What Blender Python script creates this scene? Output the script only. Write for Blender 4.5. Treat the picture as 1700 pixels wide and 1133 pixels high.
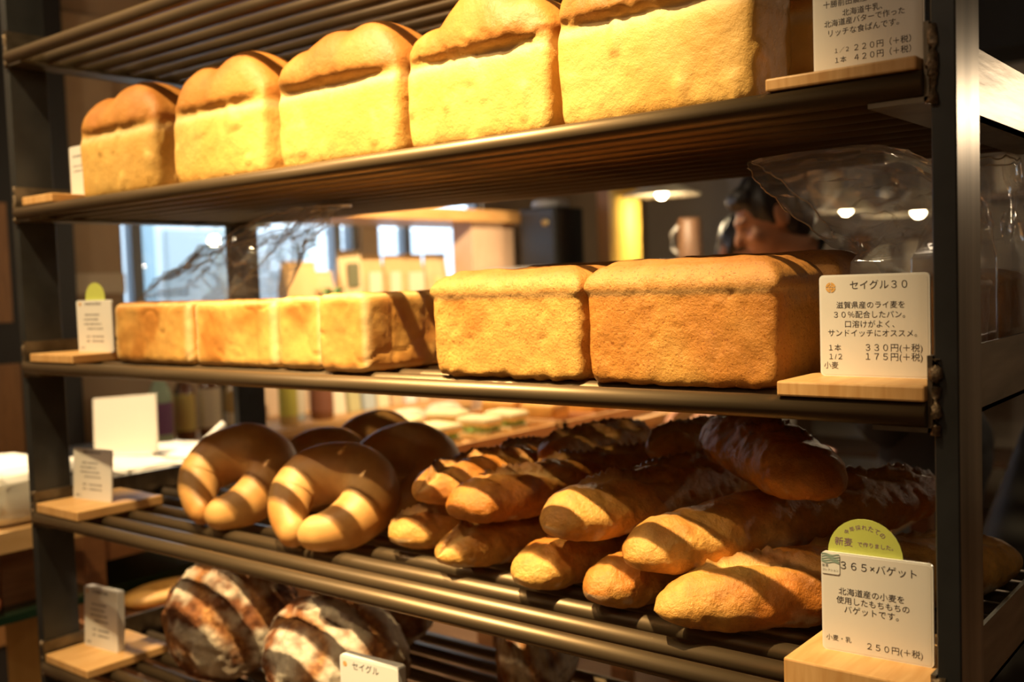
import bpy, bmesh, math, random
import numpy as np
from mathutils import Matrix, Vector

# ------------------------------------------------------------------ scene, camera, light
for o in list(bpy.data.objects):
    bpy.data.objects.remove(o)
S = bpy.context.scene
COL = S.collection
S.view_settings.view_transform = 'Standard'
S.view_settings.look = 'None'
S.view_settings.exposure = 0.12
S.view_settings.gamma = 1.0
S.view_settings.use_curve_mapping = False

cam_d = bpy.data.cameras.new('camera')
cam = bpy.data.objects.new('camera', cam_d)
COL.objects.link(cam)
S.camera = cam
CAMR = [[0.779022871896194, -0.008983036977660851, 0.6269311526070978],
        [0.6260553743358379, 0.06588000264491749, -0.7769906650125983],
        [-0.034322490116831306, 0.9977871167228828, 0.05694590743869462]]
CAMP = (1.7359, -0.8385, -0.1439)
m4 = Matrix([CAMR[i] + [CAMP[i]] for i in range(3)] + [[0, 0, 0, 1]])
cam.matrix_world = m4
cam_d.sensor_width = 36.0
cam_d.lens = 1707.92 / 1700 * 36.0
cam_d.clip_start = 0.05
cam_d.dof.use_dof = True
cam_d.dof.focus_distance = 0.98
cam_d.dof.aperture_fstop = 4.3

W = bpy.data.worlds.new('world')
S.world = W
W.use_nodes = True
bg = W.node_tree.nodes['Background']
bg.inputs[0].default_value = (0.66, 0.83, 1.0, 1)
bg.inputs[1].default_value = 3.6


def spot(name, loc, target, power, color, size=1.2, blend=0.5, radius=0.02):
    d = bpy.data.lights.new(name, 'SPOT')
    d.energy = power
    d.color = color
    d.spot_size = size
    d.spot_blend = blend
    d.shadow_soft_size = radius
    o = bpy.data.objects.new(name, d)
    COL.objects.link(o)
    o.location = loc
    o.rotation_euler = (Vector(target) - Vector(loc)).to_track_quat('-Z', 'Y').to_euler()
    return o


def point(name, loc, power, color, radius=0.06):
    d = bpy.data.lights.new(name, 'POINT')
    d.energy = power
    d.color = color
    d.shadow_soft_size = radius
    o = bpy.data.objects.new(name, d)
    COL.objects.link(o)
    o.location = loc
    return o


WARM = (1.0, 0.73, 0.37)
WARM2 = (1.0, 0.76, 0.48)
# the shop's track spots, above the picture: they light the loaf fronts and cast the bar shadows
spot('track_spot_middle_offscreen', (0.98, -0.60, 1.06), (0.89, 0.05, -0.20), 330, WARM, 0.90, 1.0, 0.016)
spot('track_spot_left_offscreen', (0.30, -0.66, 1.10), (0.36, 0.05, -0.22), 135, WARM, 1.10, 1.0, 0.016)
spot('track_spot_front_offscreen', (0.78, -0.95, 1.14), (0.92, 0.05, -0.46), 45, WARM, 0.86, 1.0, 0.016)
# spots above the picture over the brightly lit tables and bag shelf behind the rack
spot('side_table_spot_offscreen', (-0.62, 0.10, 1.15), (-0.66, 0.45, -0.57), 260, WARM2, 1.0, 0.6, 0.03)
spot('island_table_spot_offscreen', (-0.35, 1.25, 1.15), (-0.15, 1.45, -0.55), 260, WARM2, 1.2, 0.7, 0.03)
spot('window_shelf_spot_offscreen', (0.10, 1.6, 1.05), (-1.55, 2.35, -0.1), 430, WARM2, 0.8, 0.8, 0.03)
# unseen fill lamps added behind and beside the camera; aisle lamp makes steel glints
for nm, lx, ly, lz, pw, rd in (('fill_lamp_right_offscreen', 2.6, -1.9, 1.15, 10, 0.12), ('fill_lamp_behind_offscreen', 0.6, -2.3, 1.15, 9, 0.12),
                               ('fill_lamp_left_offscreen', -1.0, -0.9, 1.15, 30, 0.12), ('aisle_lamp_offscreen', 2.24, 2.9, 0.38, 14, 0.06)):
    point(nm, (lx, ly, lz), pw, (1.0, 0.78, 0.53), rd)

# ------------------------------------------------------------------ numpy noise
def _hash(ix, iy, iz, seed):
    h = (ix * 374761393 + iy * 668265263 + iz * 2147483647 + seed * 1274126177) & 0xFFFFFFFF
    h = ((h ^ (h >> 13)) * 1103515245) & 0xFFFFFFFF
    h = (h ^ (h >> 16)) & 0xFFFFFFFF
    return h.astype(np.float64) / 4294967295.0 * 2 - 1


def vn(P, seed=0):
    P = np.asarray(P, float)
    I = np.floor(P).astype(np.int64)
    F = P - I
    F = F * F * (3 - 2 * F)
    r = 0
    for dx in (0, 1):
        wx = F[:, 0] if dx else 1 - F[:, 0]
        for dy in (0, 1):
            wy = F[:, 1] if dy else 1 - F[:, 1]
            for dz in (0, 1):
                wz = F[:, 2] if dz else 1 - F[:, 2]
                r = r + wx * wy * wz * _hash(I[:, 0] + dx, I[:, 1] + dy, I[:, 2] + dz, seed)
    return r


def fbm(P, octv=3, seed=0):
    r = 0
    a = 1.0
    for k in range(octv):
        r = r + a * vn(np.asarray(P) * (2 ** k) + 17.3 * k, seed + k)
        a *= 0.5
    return r


def sstep(a, b, x):
    t = np.clip((x - a) / (b - a), 0, 1)
    return t * t * (3 - 2 * t)


def mix3(a, b, t):
    t = np.asarray(t)[:, None]
    return np.asarray(a) * (1 - t) + np.asarray(b) * t


# ------------------------------------------------------------------ materials
MATS = {}


def nt(name):
    m = bpy.data.materials.new(name)
    m.use_nodes = True
    t = m.node_tree
    return m, t, t.nodes['Principled BSDF']


def mat(name, color, rough=0.5, metal=0.0, spec=0.5, noise=0.0, nscale=20, bump=0.0, stretch=(1, 1, 1), emit=None, trans=0.0, coat=0.0):
    if name in MATS:
        return MATS[name]
    m, t, b = nt(name)
    b.inputs['Roughness'].default_value = rough
    b.inputs['Metallic'].default_value = metal
    b.inputs['Specular IOR Level'].default_value = spec
    b.inputs['Base Color'].default_value = (*color, 1)
    if coat:
        b.inputs['Coat Weight'].default_value = coat
    if trans:
        b.inputs['Transmission Weight'].default_value = trans
    if emit:
        b.inputs['Emission Color'].default_value = (*emit[0], 1)
        b.inputs['Emission Strength'].default_value = emit[1]
    if noise or bump:
        tc = t.nodes.new('ShaderNodeTexCoord')
        mp = t.nodes.new('ShaderNodeMapping')
        mp.inputs['Scale'].default_value = stretch
        nz = t.nodes.new('ShaderNodeTexNoise')
        nz.inputs['Scale'].default_value = nscale
        nz.inputs['Detail'].default_value = 5
        t.links.new(tc.outputs['Object'], mp.inputs['Vector'])
        t.links.new(mp.outputs[0], nz.inputs['Vector'])
        if noise:
            cr = t.nodes.new('ShaderNodeValToRGB')
            cr.color_ramp.elements[0].position = 0.3
            cr.color_ramp.elements[1].position = 0.7
            cr.color_ramp.elements[0].color = (*[c * (1 - noise) for c in color], 1)
            cr.color_ramp.elements[1].color = (*[min(1, c * (1 + noise)) for c in color], 1)
            t.links.new(nz.outputs['Fac'], cr.inputs[0])
            t.links.new(cr.outputs[0], b.inputs['Base Color'])
        if bump:
            bp = t.nodes.new('ShaderNodeBump')
            bp.inputs['Strength'].default_value = bump
            bp.inputs['Distance'].default_value = 0.002
            t.links.new(nz.outputs['Fac'], bp.inputs['Height'])
            t.links.new(bp.outputs[0], b.inputs['Normal'])
    MATS[name] = m
    return m


def wood(name, c1, c2, scale=30, stretch=(1, 8, 8), rough=0.5):
    if name in MATS:
        return MATS[name]
    m, t, b = nt(name)
    tc = t.nodes.new('ShaderNodeTexCoord')
    mp = t.nodes.new('ShaderNodeMapping')
    mp.inputs['Scale'].default_value = stretch
    nz = t.nodes.new('ShaderNodeTexNoise')
    nz.inputs['Scale'].default_value = scale
    nz.inputs['Detail'].default_value = 6
    nz.inputs['Distortion'].default_value = 0.6
    cr = t.nodes.new('ShaderNodeValToRGB')
    cr.color_ramp.elements[0].position = 0.32
    cr.color_ramp.elements[1].position = 0.68
    cr.color_ramp.elements[0].color = (*c1, 1)
    cr.color_ramp.elements[1].color = (*c2, 1)
    t.links.new(tc.outputs['Object'], mp.inputs['Vector'])
    t.links.new(mp.outputs[0], nz.inputs['Vector'])
    t.links.new(nz.outputs['Fac'], cr.inputs[0])
    t.links.new(cr.outputs[0], b.inputs['Base Color'])
    b.inputs['Roughness'].default_value = rough
    MATS[name] = m
    return m


def bread_mat(name, fine=160, strength=0.35, rough=0.5, dist=0.0015, speck=None, spec=0.4, mott=0.18, mscale=28):
    m, t, b = nt(name)
    L = t.links
    at = t.nodes.new('ShaderNodeAttribute')
    at.attribute_name = 'Col'
    tc = t.nodes.new('ShaderNodeTexCoord')
    n1 = t.nodes.new('ShaderNodeTexNoise')
    n1.inputs['Scale'].default_value = mscale
    n1.inputs['Detail'].default_value = 6
    n1.inputs['Roughness'].default_value = 0.65
    L.new(tc.outputs['Object'], n1.inputs['Vector'])
    mr = t.nodes.new('ShaderNodeMapRange')
    mr.inputs['From Min'].default_value = 0.3
    mr.inputs['From Max'].default_value = 0.7
    mr.inputs['To Min'].default_value = 1 - mott
    mr.inputs['To Max'].default_value = 1 + mott
    L.new(n1.outputs['Fac'], mr.inputs['Value'])
    mu = t.nodes.new('ShaderNodeMix')
    mu.data_type = 'RGBA'
    mu.blend_type = 'MULTIPLY'
    mu.inputs['Factor'].default_value = 1
    L.new(at.outputs['Color'], mu.inputs[6])
    L.new(mr.outputs[0], mu.inputs[7])
    col = mu.outputs[2]
    if speck:
        n3 = t.nodes.new('ShaderNodeTexNoise')
        n3.inputs['Scale'].default_value = speck[1]
        n3.inputs['Detail'].default_value = 3
        L.new(tc.outputs['Object'], n3.inputs['Vector'])
        c3 = t.nodes.new('ShaderNodeValToRGB')
        c3.color_ramp.elements[0].position = speck[2]
        c3.color_ramp.elements[1].position = speck[2] + 0.08
        c3.color_ramp.elements[0].color = (1, 1, 1, 1)
        c3.color_ramp.elements[1].color = (*speck[0], 1)
        L.new(n3.outputs['Fac'], c3.inputs[0])
        m2 = t.nodes.new('ShaderNodeMix')
        m2.data_type = 'RGBA'
        m2.blend_type = 'MULTIPLY'
        m2.inputs['Factor'].default_value = 1
        L.new(col, m2.inputs[6])
        L.new(c3.outputs[0], m2.inputs[7])
        col = m2.outputs[2]
    L.new(col, b.inputs['Base Color'])
    n2 = t.nodes.new('ShaderNodeTexNoise')
    n2.inputs['Scale'].default_value = fine
    n2.inputs['Detail'].default_value = 5
    n2.inputs['Roughness'].default_value = 0.7
    L.new(tc.outputs['Object'], n2.inputs['Vector'])
    bp = t.nodes.new('ShaderNodeBump')
    bp.inputs['Strength'].default_value = strength
    bp.inputs['Distance'].default_value = dist
    L.new(n2.outputs['Fac'], bp.inputs['Height'])
    L.new(bp.outputs[0], b.inputs['Normal'])
    b.inputs['Roughness'].default_value = rough
    b.inputs['Specular IOR Level'].default_value = spec
    b.inputs['Subsurface Weight'].default_value = 0.0
    MATS[name] = m
    return m


STEEL = mat('bar_steel', (0.175, 0.122, 0.068), 0.42, 0.75, noise=0.25, nscale=60, bump=0.15, stretch=(0.06, 1, 1))
FRAME = mat('frame_scale_steel', (0.055, 0.058, 0.06), 0.42, 0.6, noise=0.25, nscale=14)
BRUSH = mat('frame_ground_steel', (0.42, 0.36, 0.28), 0.30, 1.0, noise=0.45, nscale=30, stretch=(1, 1, 0.06))
BRACK = mat('bracket_steel', (0.16, 0.135, 0.10), 0.38, 0.8, noise=0.3, nscale=40)
BRACKO = mat('bracket_outer_steel', (0.40, 0.34, 0.26), 0.33, 1.0, noise=0.3, nscale=50, stretch=(1, 0.15, 1), bump=0.2)
WELD = mat('weld_bead', (0.20, 0.14, 0.085), 0.5, 0.6, noise=0.5, nscale=300, bump=0.8)
BLOCK = wood('bamboo', (0.66, 0.36, 0.13), (0.78, 0.48, 0.20), 14, (9, 1, 3), 0.45)
BLOCK2 = wood('bamboo_end', (0.60, 0.31, 0.10), (0.74, 0.44, 0.18), 14, (9, 1, 1), 0.5)
PAPER = mat('card_paper', (0.80, 0.77, 0.72), 0.35, 0, 0.4)
INK = mat('ink', (0.035, 0.03, 0.035), 0.6)
INKF = mat('ink_faint', (0.16, 0.15, 0.16), 0.6)
GREEN = mat('tag_green', (0.55, 0.60, 0.13), 0.45)
ORANGE = mat('logo_orange', (0.75, 0.42, 0.12), 0.5)
BLUEG = mat('logo_blue', (0.30, 0.42, 0.36), 0.5)
PURPLE = mat('ink_purple', (0.25, 0.12, 0.22), 0.6)

# ------------------------------------------------------------------ object helpers
def link(name, me, m=None, parent=None):
    o = bpy.data.objects.new(name, me)
    COL.objects.link(o)
    if m is not None:
        if len(me.materials) == 0:
            me.materials.append(m)
    if parent is not None:
        o.parent = parent
    return o


def smooth(me, on=True):
    me.polygons.foreach_set('use_smooth', [on] * len(me.polygons))


def from_bm(name, bm, m, parent=None, sm=False):
    bmesh.ops.recalc_face_normals(bm, faces=bm.faces)
    me = bpy.data.meshes.new(name)
    bm.to_mesh(me)
    bm.free()
    if sm:
        smooth(me)
    return link(name, me, m, parent)


def tag(o, label, cat, group=None, kind=None):
    if label:
        o['label'] = label
    if cat:
        o['category'] = cat
    if group:
        o['group'] = group
    if kind:
        o['kind'] = kind
    return o


def thing(name, label, cat, loc=(0, 0, 0), rotz=0.0, group=None):
    o = bpy.data.objects.new(name, None)
    o.empty_display_size = 0.05
    COL.objects.link(o)
    o.location = loc
    o.rotation_euler = (0, 0, rotz)
    return tag(o, label, cat, group)


def copy_tree(o, parent=None):
    c = o.copy()
    COL.objects.link(c)
    c.parent = parent
    for ch in list(o.children):
        copy_tree(ch, c)
    return c


def b_box(bm, lo, hi, bevel=0.0, seg=2, rot=None):
    r = bmesh.ops.create_cube(bm, size=1.0)
    vs = r['verts']
    for v in vs:
        v.co = Vector([lo[i] + (v.co[i] + 0.5) * (hi[i] - lo[i]) for i in range(3)])
    if bevel:
        es = list({e for v in vs for e in v.link_edges})
        rb = bmesh.ops.bevel(bm, geom=es, offset=bevel, segments=seg, profile=0.5, affect='EDGES')
    return vs


def b_cyl(bm, p0, p1, r0, r1=None, seg=16, cap=True):
    r1 = r0 if r1 is None else r1
    p0 = Vector(p0)
    p1 = Vector(p1)
    d = (p1 - p0)
    q = d.to_track_quat('Z', 'Y')
    rings = []
    for p, r in ((p0, r0), (p1, r1)):
        rings.append([bm.verts.new(p + q @ Vector((r * math.cos(a), r * math.sin(a), 0))) for a in [2 * math.pi * k / seg for k in range(seg)]])
    for k in range(seg):
        bm.faces.new((rings[0][k], rings[0][(k + 1) % seg], rings[1][(k + 1) % seg], rings[1][k]))
    if cap:
        bm.faces.new(rings[0][::-1])
        bm.faces.new(rings[1])


def b_lathe(bm, prof, c=(0, 0, 0), seg=24, cap=True):
    rings = []
    for r, z in prof:
        rings.append([bm.verts.new((c[0] + r * math.cos(2 * math.pi * k / seg), c[1] + r * math.sin(2 * math.pi * k / seg), c[2] + z)) for k in range(seg)])
    for a, b in zip(rings, rings[1:]):
        for k in range(seg):
            bm.faces.new((a[k], a[(k + 1) % seg], b[(k + 1) % seg], b[k]))
    if cap:
        bm.faces.new(rings[0][::-1])
        bm.faces.new(rings[-1])


def b_sweep(bm, pts, radii, seg=16, flat=1.0):
    n = len(pts)
    rings = []
    for i in range(n):
        a = Vector(pts[max(0, i - 1)])
        b = Vector(pts[min(n - 1, i + 1)])
        q = (b - a).to_track_quat('Z', 'Y')
        rings.append([bm.verts.new(Vector(pts[i]) + q @ Vector((radii[i] * math.cos(t), radii[i] * flat * math.sin(t), 0))) for t in [2 * math.pi * k / seg for k in range(seg)]])
    for a, b in zip(rings, rings[1:]):
        for k in range(seg):
            bm.faces.new((a[k], a[(k + 1) % seg], b[(k + 1) % seg], b[k]))
    bm.faces.new(rings[0][::-1])
    bm.faces.new(rings[-1])


def b_ell(bm, c, r, rot=None, u=24, v=14):
    M = Matrix.Translation(c) @ (rot.to_4x4() if rot is not None else Matrix.Identity(4)) @ Matrix.Diagonal((*r, 1))
    bmesh.ops.create_uvsphere(bm, u_segments=u, v_segments=v, radius=1.0, matrix=M)


def b_caps(bm, p0, p1, r0, r1, seg=14):
    p0 = Vector(p0)
    p1 = Vector(p1)
    b_cyl(bm, p0, p1, r0, r1, seg)
    b_ell(bm, p0, (r0, r0, r0), None, seg, 8)
    b_ell(bm, p1, (r1, r1, r1), None, seg, 8)


def box(name, lo, hi, m, parent=None, bevel=0.0):
    bm = bmesh.new()
    b_box(bm, lo, hi, bevel)
    return from_bm(name, bm, m, parent)


def voxel(bm, size, sm_it=3):
    bmesh.ops.recalc_face_normals(bm, faces=bm.faces)
    me = bpy.data.meshes.new('tmp')
    bm.to_mesh(me)
    bm.free()
    o = bpy.data.objects.new('tmp', me)
    COL.objects.link(o)
    md = o.modifiers.new('r', 'REMESH')
    md.mode = 'VOXEL'
    md.voxel_size = size
    md.adaptivity = 0
    dg = bpy.context.evaluated_depsgraph_get()
    dg.update()
    out = bpy.data.meshes.new_from_object(o.evaluated_get(dg))
    bpy.data.objects.remove(o)
    bpy.data.meshes.remove(me)
    lap(out, sm_it)
    smooth(out)
    return out


def getco(me):
    a = np.empty(len(me.vertices) * 3)
    me.vertices.foreach_get('co', a)
    return a.reshape(-1, 3)


def setco(me, a):
    me.vertices.foreach_set('co', np.ascontiguousarray(a).ravel())
    me.update()


def getno(me):
    a = np.empty(len(me.vertices) * 3)
    me.vertex_normals.foreach_get('vector', a)
    return a.reshape(-1, 3)


def lap(me, it, f=0.6):
    if not it:
        return
    e = np.empty(len(me.edges) * 2, dtype=np.int32)
    me.edges.foreach_get('vertices', e)
    e = e.reshape(-1, 2)
    co = getco(me)
    n = len(co)
    deg = np.bincount(e.ravel(), minlength=n).clip(1)[:, None]
    for _ in range(it):
        s = np.stack([np.bincount(e[:, 0], co[e[:, 1], k], n) + np.bincount(e[:, 1], co[e[:, 0], k], n) for k in range(3)], 1)
        co = co * (1 - f) + f * s / deg
    setco(me, co)


def setcol(me, c):
    at = me.color_attributes.new('Col', 'FLOAT_COLOR', 'POINT')
    a = np.ones((len(me.vertices), 4))
    a[:, :3] = np.clip(c, 0, 1)
    at.data.foreach_set('color', a.ravel())


def grid_mesh(name, P, closed_u=True, capends=True):
    """P: (n, m, 3) rings"""
    n, mm = P.shape[:2]
    verts = P.reshape(-1, 3).tolist()
    faces = []
    for i in range(n - 1):
        for k in range(mm if closed_u else mm - 1):
            k2 = (k + 1) % mm
            faces.append((i * mm + k, i * mm + k2, (i + 1) * mm + k2, (i + 1) * mm + k))
    if capends:
        faces.append(tuple(range(mm))[::-1])
        faces.append(tuple(range((n - 1) * mm, n * mm)))
    me = bpy.data.meshes.new(name)
    me.from_pydata(verts, [], faces)
    if capends:
        bm = bmesh.new()
        bm.from_mesh(me)
        bmesh.ops.recalc_face_normals(bm, faces=bm.faces)
        bm.to_mesh(me)
        bm.free()
    me.update()
    smooth(me)
    return me


# ------------------------------------------------------------------ the room
FLOORZ = -1.45
CEIL = 1.35
floor = box('floor', (-1.95, -3.2, FLOORZ - 0.05), (4.6, 5.1, FLOORZ), wood('floor_wood', (0.16, 0.09, 0.05), (0.24, 0.14, 0.08), 6, (1, 10, 1), 0.5))
ceil = box('ceiling', (-1.95, -3.2, CEIL), (4.6, 5.1, CEIL + 0.05), mat('ceiling_black', (0.02, 0.018, 0.016), 0.8))
wallm = mat('wall_plaster', (0.44, 0.31, 0.19), 0.8, noise=0.06, nscale=3)
wallg = mat('wall_grey', (0.42, 0.36, 0.29), 0.8, noise=0.05, nscale=3)
WX = -1.80


def wall_boxes(name, boxes, m):
    bm = bmesh.new()
    for lo, hi in boxes:
        b_box(bm, lo, hi)
    return from_bm(name, bm, m)


w_left = wall_boxes('wall_left', [((WX - 0.12, -3.2, FLOORZ), (WX, 1.24, CEIL)), ((WX - 0.12, 1.24, FLOORZ), (WX, 3.34, -0.42)),
                                  ((WX - 0.12, 1.24, 0.45), (WX, 3.34, CEIL)), ((WX - 0.12, 2.46, -0.42), (WX, 2.57, 0.45)),
                                  ((WX - 0.12, 3.34, FLOORZ), (WX, 5.1, CEIL))], wallm)
w_back = box('wall_back', (WX, 5.0, FLOORZ), (4.6, 5.1, CEIL), wallg)
w_right = box('wall_right', (4.5, -3.2, FLOORZ), (4.6, 5.0, CEIL), wallm)
w_front = box('wall_front', (WX, -3.2, FLOORZ), (4.5, -3.1, CEIL), wallm)
trim1 = box('trim_1', (WX + 0.06, 4.55, 0.90), (4.5, 5.0, CEIL), mat('soffit_black', (0.015, 0.013, 0.012), 0.7))
trim2 = box('trim_2', (WX, -3.1, 0.98), (WX + 0.06, 5.0, CEIL), MATS['soffit_black'])
for o in (floor, ceil, w_left, w_back, w_right, w_front, trim1, trim2):
    o['kind'] = 'structure'

framem = mat('window_frame_grey', (0.20, 0.22, 0.25), 0.5)
glassm, t_, b_ = nt('window_glass')
for n_ in list(t_.nodes):
    if n_.type == 'BSDF_PRINCIPLED':
        t_.nodes.remove(n_)
tr_ = t_.nodes.new('ShaderNodeBsdfTransparent')
tr_.inputs[0].default_value = (0.97, 0.985, 1.0, 1)
gl_ = t_.nodes.new('ShaderNodeBsdfGlossy')
gl_.inputs['Roughness'].default_value = 0.02
mx_ = t_.nodes.new('ShaderNodeMixShader')
mx_.inputs[0].default_value = 0.06
t_.links.new(tr_.outputs[0], mx_.inputs[1])
t_.links.new(gl_.outputs[0], mx_.inputs[2])
t_.links.new(mx_.outputs[0], t_.nodes['Material Output'].inputs[0])


def window(name, y0, y1, z0, z1, mull):
    bm = bmesh.new()
    f = 0.03
    b_box(bm, (WX - 0.09, y0, z0), (WX - 0.03, y0 + f, z1))
    b_box(bm, (WX - 0.09, y1 - f, z0), (WX - 0.03, y1, z1))
    b_box(bm, (WX - 0.09, y0, z0), (WX - 0.03, y1, z0 + f))
    b_box(bm, (WX - 0.09, y0, z1 - f), (WX - 0.03, y1, z1))
    o = from_bm(name, bm, framem)
    o['kind'] = 'structure'
    ys = [y0] + mull + [y1]
    for y in mull:
        box('mullion', (WX - 0.085, y - 0.022, z0), (WX - 0.035, y + 0.022, z1), framem, o)
    for a, b in zip(ys, ys[1:]):
        box('pane', (WX - 0.062, a, z0), (WX - 0.058, b, z1), glassm, o)
    return o


window('window_1', 1.24, 2.46, -0.42, 0.45, [1.335, 2.345])
window('window_2', 2.57, 3.34, -0.42, 0.45, [2.80])
# the street outside
ext = box('pavement', (-9, -4, FLOORZ - 0.2), (-1.95, 10, FLOORZ - 0.1), mat('pavement_grey', (0.5, 0.5, 0.5), 0.9, noise=0.1))
ext['kind'] = 'structure'
bld = thing('building', 'pale blue-white house front across the street, outside the windows', 'building', (-6.0, 3.5, FLOORZ - 0.1))
box('facade', (-0.3, -5, 0), (0, 6, 2.0), mat('facade', (0.80, 0.84, 0.86), 0.8, noise=0.05, nscale=1), bld)
box('door_panel', (0.0, 0.62, 0.1), (0.05, 1.35, 1.95), mat('facade_panel', (0.42, 0.46, 0.46), 0.7), bld)
box('drainpipe', (0.0, 0.42, 0.0), (0.06, 0.5, 2.0), mat('facade_pipe', (0.30, 0.40, 0.44), 0.6), bld)
# shrub outside
bm = bmesh.new()
rnd = random.Random(4)
sh = thing('shrub', 'thin grey-green leafy shrub outside the window with the bags', 'shrub', (-2.55, 2.55, FLOORZ - 0.1))
for k in range(5):
    b_cyl(bm, (0, 0, 0), (rnd.uniform(-.15, .15), rnd.uniform(-.35, .35), rnd.uniform(1.5, 1.9)), 0.007, 0.003, 6)
from_bm('stem', bm, mat('shrub_stem', (0.50, 0.54, 0.52), 0.8), sh)
bm = bmesh.new()
for k in range(260):
    c = Vector((rnd.uniform(-.18, .18), rnd.uniform(-.4, .4), rnd.uniform(0.9, 1.95)))
    q = Matrix.Rotation(rnd.uniform(0, 6.28), 3, Vector((rnd.uniform(-1, 1), rnd.uniform(-1, 1), rnd.uniform(-1, 1))).normalized())
    w_, l_ = 0.012, 0.04
    vs = [bm.verts.new(c + q @ Vector(p)) for p in ((0, 0, 0), (w_, l_ / 2, 0.004), (0, l_, 0), (-w_, l_ / 2, 0.004))]
    bm.faces.new(vs)
fo = from_bm('foliage', bm, mat('shrub_leaf', (0.42, 0.52, 0.46), 0.6), sh)
fo['kind'] = 'stuff'


# black door with amber glass panels at the end of the window wall
door = box('door_1', (WX, 0.42, FLOORZ), (WX + 0.05, 1.04, 0.97), mat('door_black', (0.022, 0.02, 0.018), 0.5))
door['kind'] = 'structure'
amber = wood('door_amber', (0.30, 0.14, 0.045), (0.42, 0.20, 0.06), 8, (1, 8, 1), 0.4)
box('door_panel', (WX + 0.045, 0.46, -0.22), (WX + 0.058, 0.805, 0.18), amber, door)
box('door_panel', (WX + 0.045, 0.46, -0.70), (WX + 0.058, 0.82, -0.36), amber, door)
box('door_panel', (WX + 0.045, 0.46, -1.3), (WX + 0.058, 0.82, -0.8), amber, door)
# roller blind beside it
bl = thing('roller_blind', 'beige roller blind hanging beside the black door', 'blind', (WX, 1.03, -0.135))
box('fabric', (0.012, 0.02, 0.07), (0.018, 0.205, 1.0), mat('blind_fabric', (0.46, 0.33, 0.20), 0.8, noise=0.04), bl)
box('bottom_bar', (0.008, 0.015, 0.0), (0.03, 0.21, 0.075), mat('blind_bar', (0.66, 0.55, 0.38), 0.6), bl)

# ------------------------------------------------------------------ the rack
RW, RT, RD, PD = 1.486, 0.019, 0.492, 0.066
HZ = [0.2586, 0.0, -0.26, -0.5173, -0.7782]
BR = 0.0105
rack = thing('bread_rack', 'dark steel bread rack with round bars for shelves', 'rack', (0, 0, FLOORZ))


def R_(z):
    return z - FLOORZ


def post(x0, y0, inner):
    bm = bmesh.new()
    b_box(bm, (x0, y0, 0), (x0 + RT, y0 + PD, 2.35), 0.0012, 1)
    o = from_bm('post', bm, FRAME, rack)
    o.data.materials.append(BRUSH)
    for f in o.data.polygons:
        if f.normal.x * inner < -0.9:
            f.material_index = 1
    return o


for y0 in (0.0, RD - PD):
    post(-RT, y0, 1)
    post(RW, y0, -1)
bar_me = None
for hz in HZ + [-1.04]:
    z = R_(hz)
    for side in (0, 1):
        bm = bmesh.new()
        t = 0.004
        if side == 0:
            b_box(bm, (0, -0.003, z - BR - t), (t, RD, z + 0.044))
            b_box(bm, (0, -0.003, z - BR - t), (0.048, RD, z - BR))
        else:
            b_box(bm, (RW - t, -0.003, z - BR - t), (RW, RD, z + 0.047))
            b_box(bm, (RW - 0.048, -0.003, z - BR - t), (RW, RD, z - BR))
        o = from_bm('shelf_bracket', bm, BRACK, rack)
        o.data.materials.append(BRACKO)
        for f in o.data.polygons:
            if f.normal.x * (1 if side else -1) > 0.9:
                f.material_index = 1
        # weld bead along the front of the bracket
        bm = bmesh.new()
        rr = random.Random(int(hz * 1000) + side)
        n = 9
        xx = (RW + 0.002) if side else -0.002
        pts = [(xx + rr.uniform(-.0008, .0008), -0.001 + rr.uniform(-.0006, .0004), z - BR - 0.006 + 0.061 * k / (n - 1)) for k in range(n)]
        b_sweep(bm, pts, [0.0045 + rr.uniform(-.0012, .0012) for _ in range(n)], 8)
        from_bm('weld_bead', bm, WELD, rack, True)
    for k in range(11):
        if bar_me is None:
            bm = bmesh.new()
            b_cyl(bm, (0.0045, 0, 0), (RW - 0.0045, 0, 0), BR, None, 20)
            bo = from_bm('bar', bm, STEEL, rack)
            smooth(bo.data)
            for f in bo.data.polygons:
                if len(f.vertices) > 4:
                    f.use_smooth = False
            bar_me = bo.data
        else:
            bo = link('bar', bar_me, None, rack)
        bo.location = (0, 0.0 + 0.0475 * k, z)

# ------------------------------------------------------------------ loaves
DOME_M = bread_mat('milk_loaf_crust', 150, 0.8, 0.5, 0.0016, None, 0.4, 0.10, 30)
KAKU_M = bread_mat('square_loaf_crust', 130, 0.35, 0.5, 0.0014, None, 0.4, 0.12, 24)
RYE_M = bread_mat('rye_loaf_crust', 260, 0.9, 0.42, 0.0016, ((0.62, 0.48, 0.36), 420, 0.60), 0.4, 0.16, 36)
BAG_M = bread_mat('baguette_crust', 170, 0.9, 0.40, 0.0026, None, 0.5, 0.30, 40)
RING_M = bread_mat('ring_crust', 120, 0.35, 0.5, 0.0010, None, 0.5, 0.10, 40)
SOUR_M = bread_mat('sourdough_crust', 160, 0.9, 0.7, 0.0025, None, 0.25, 0.22, 45)


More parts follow.
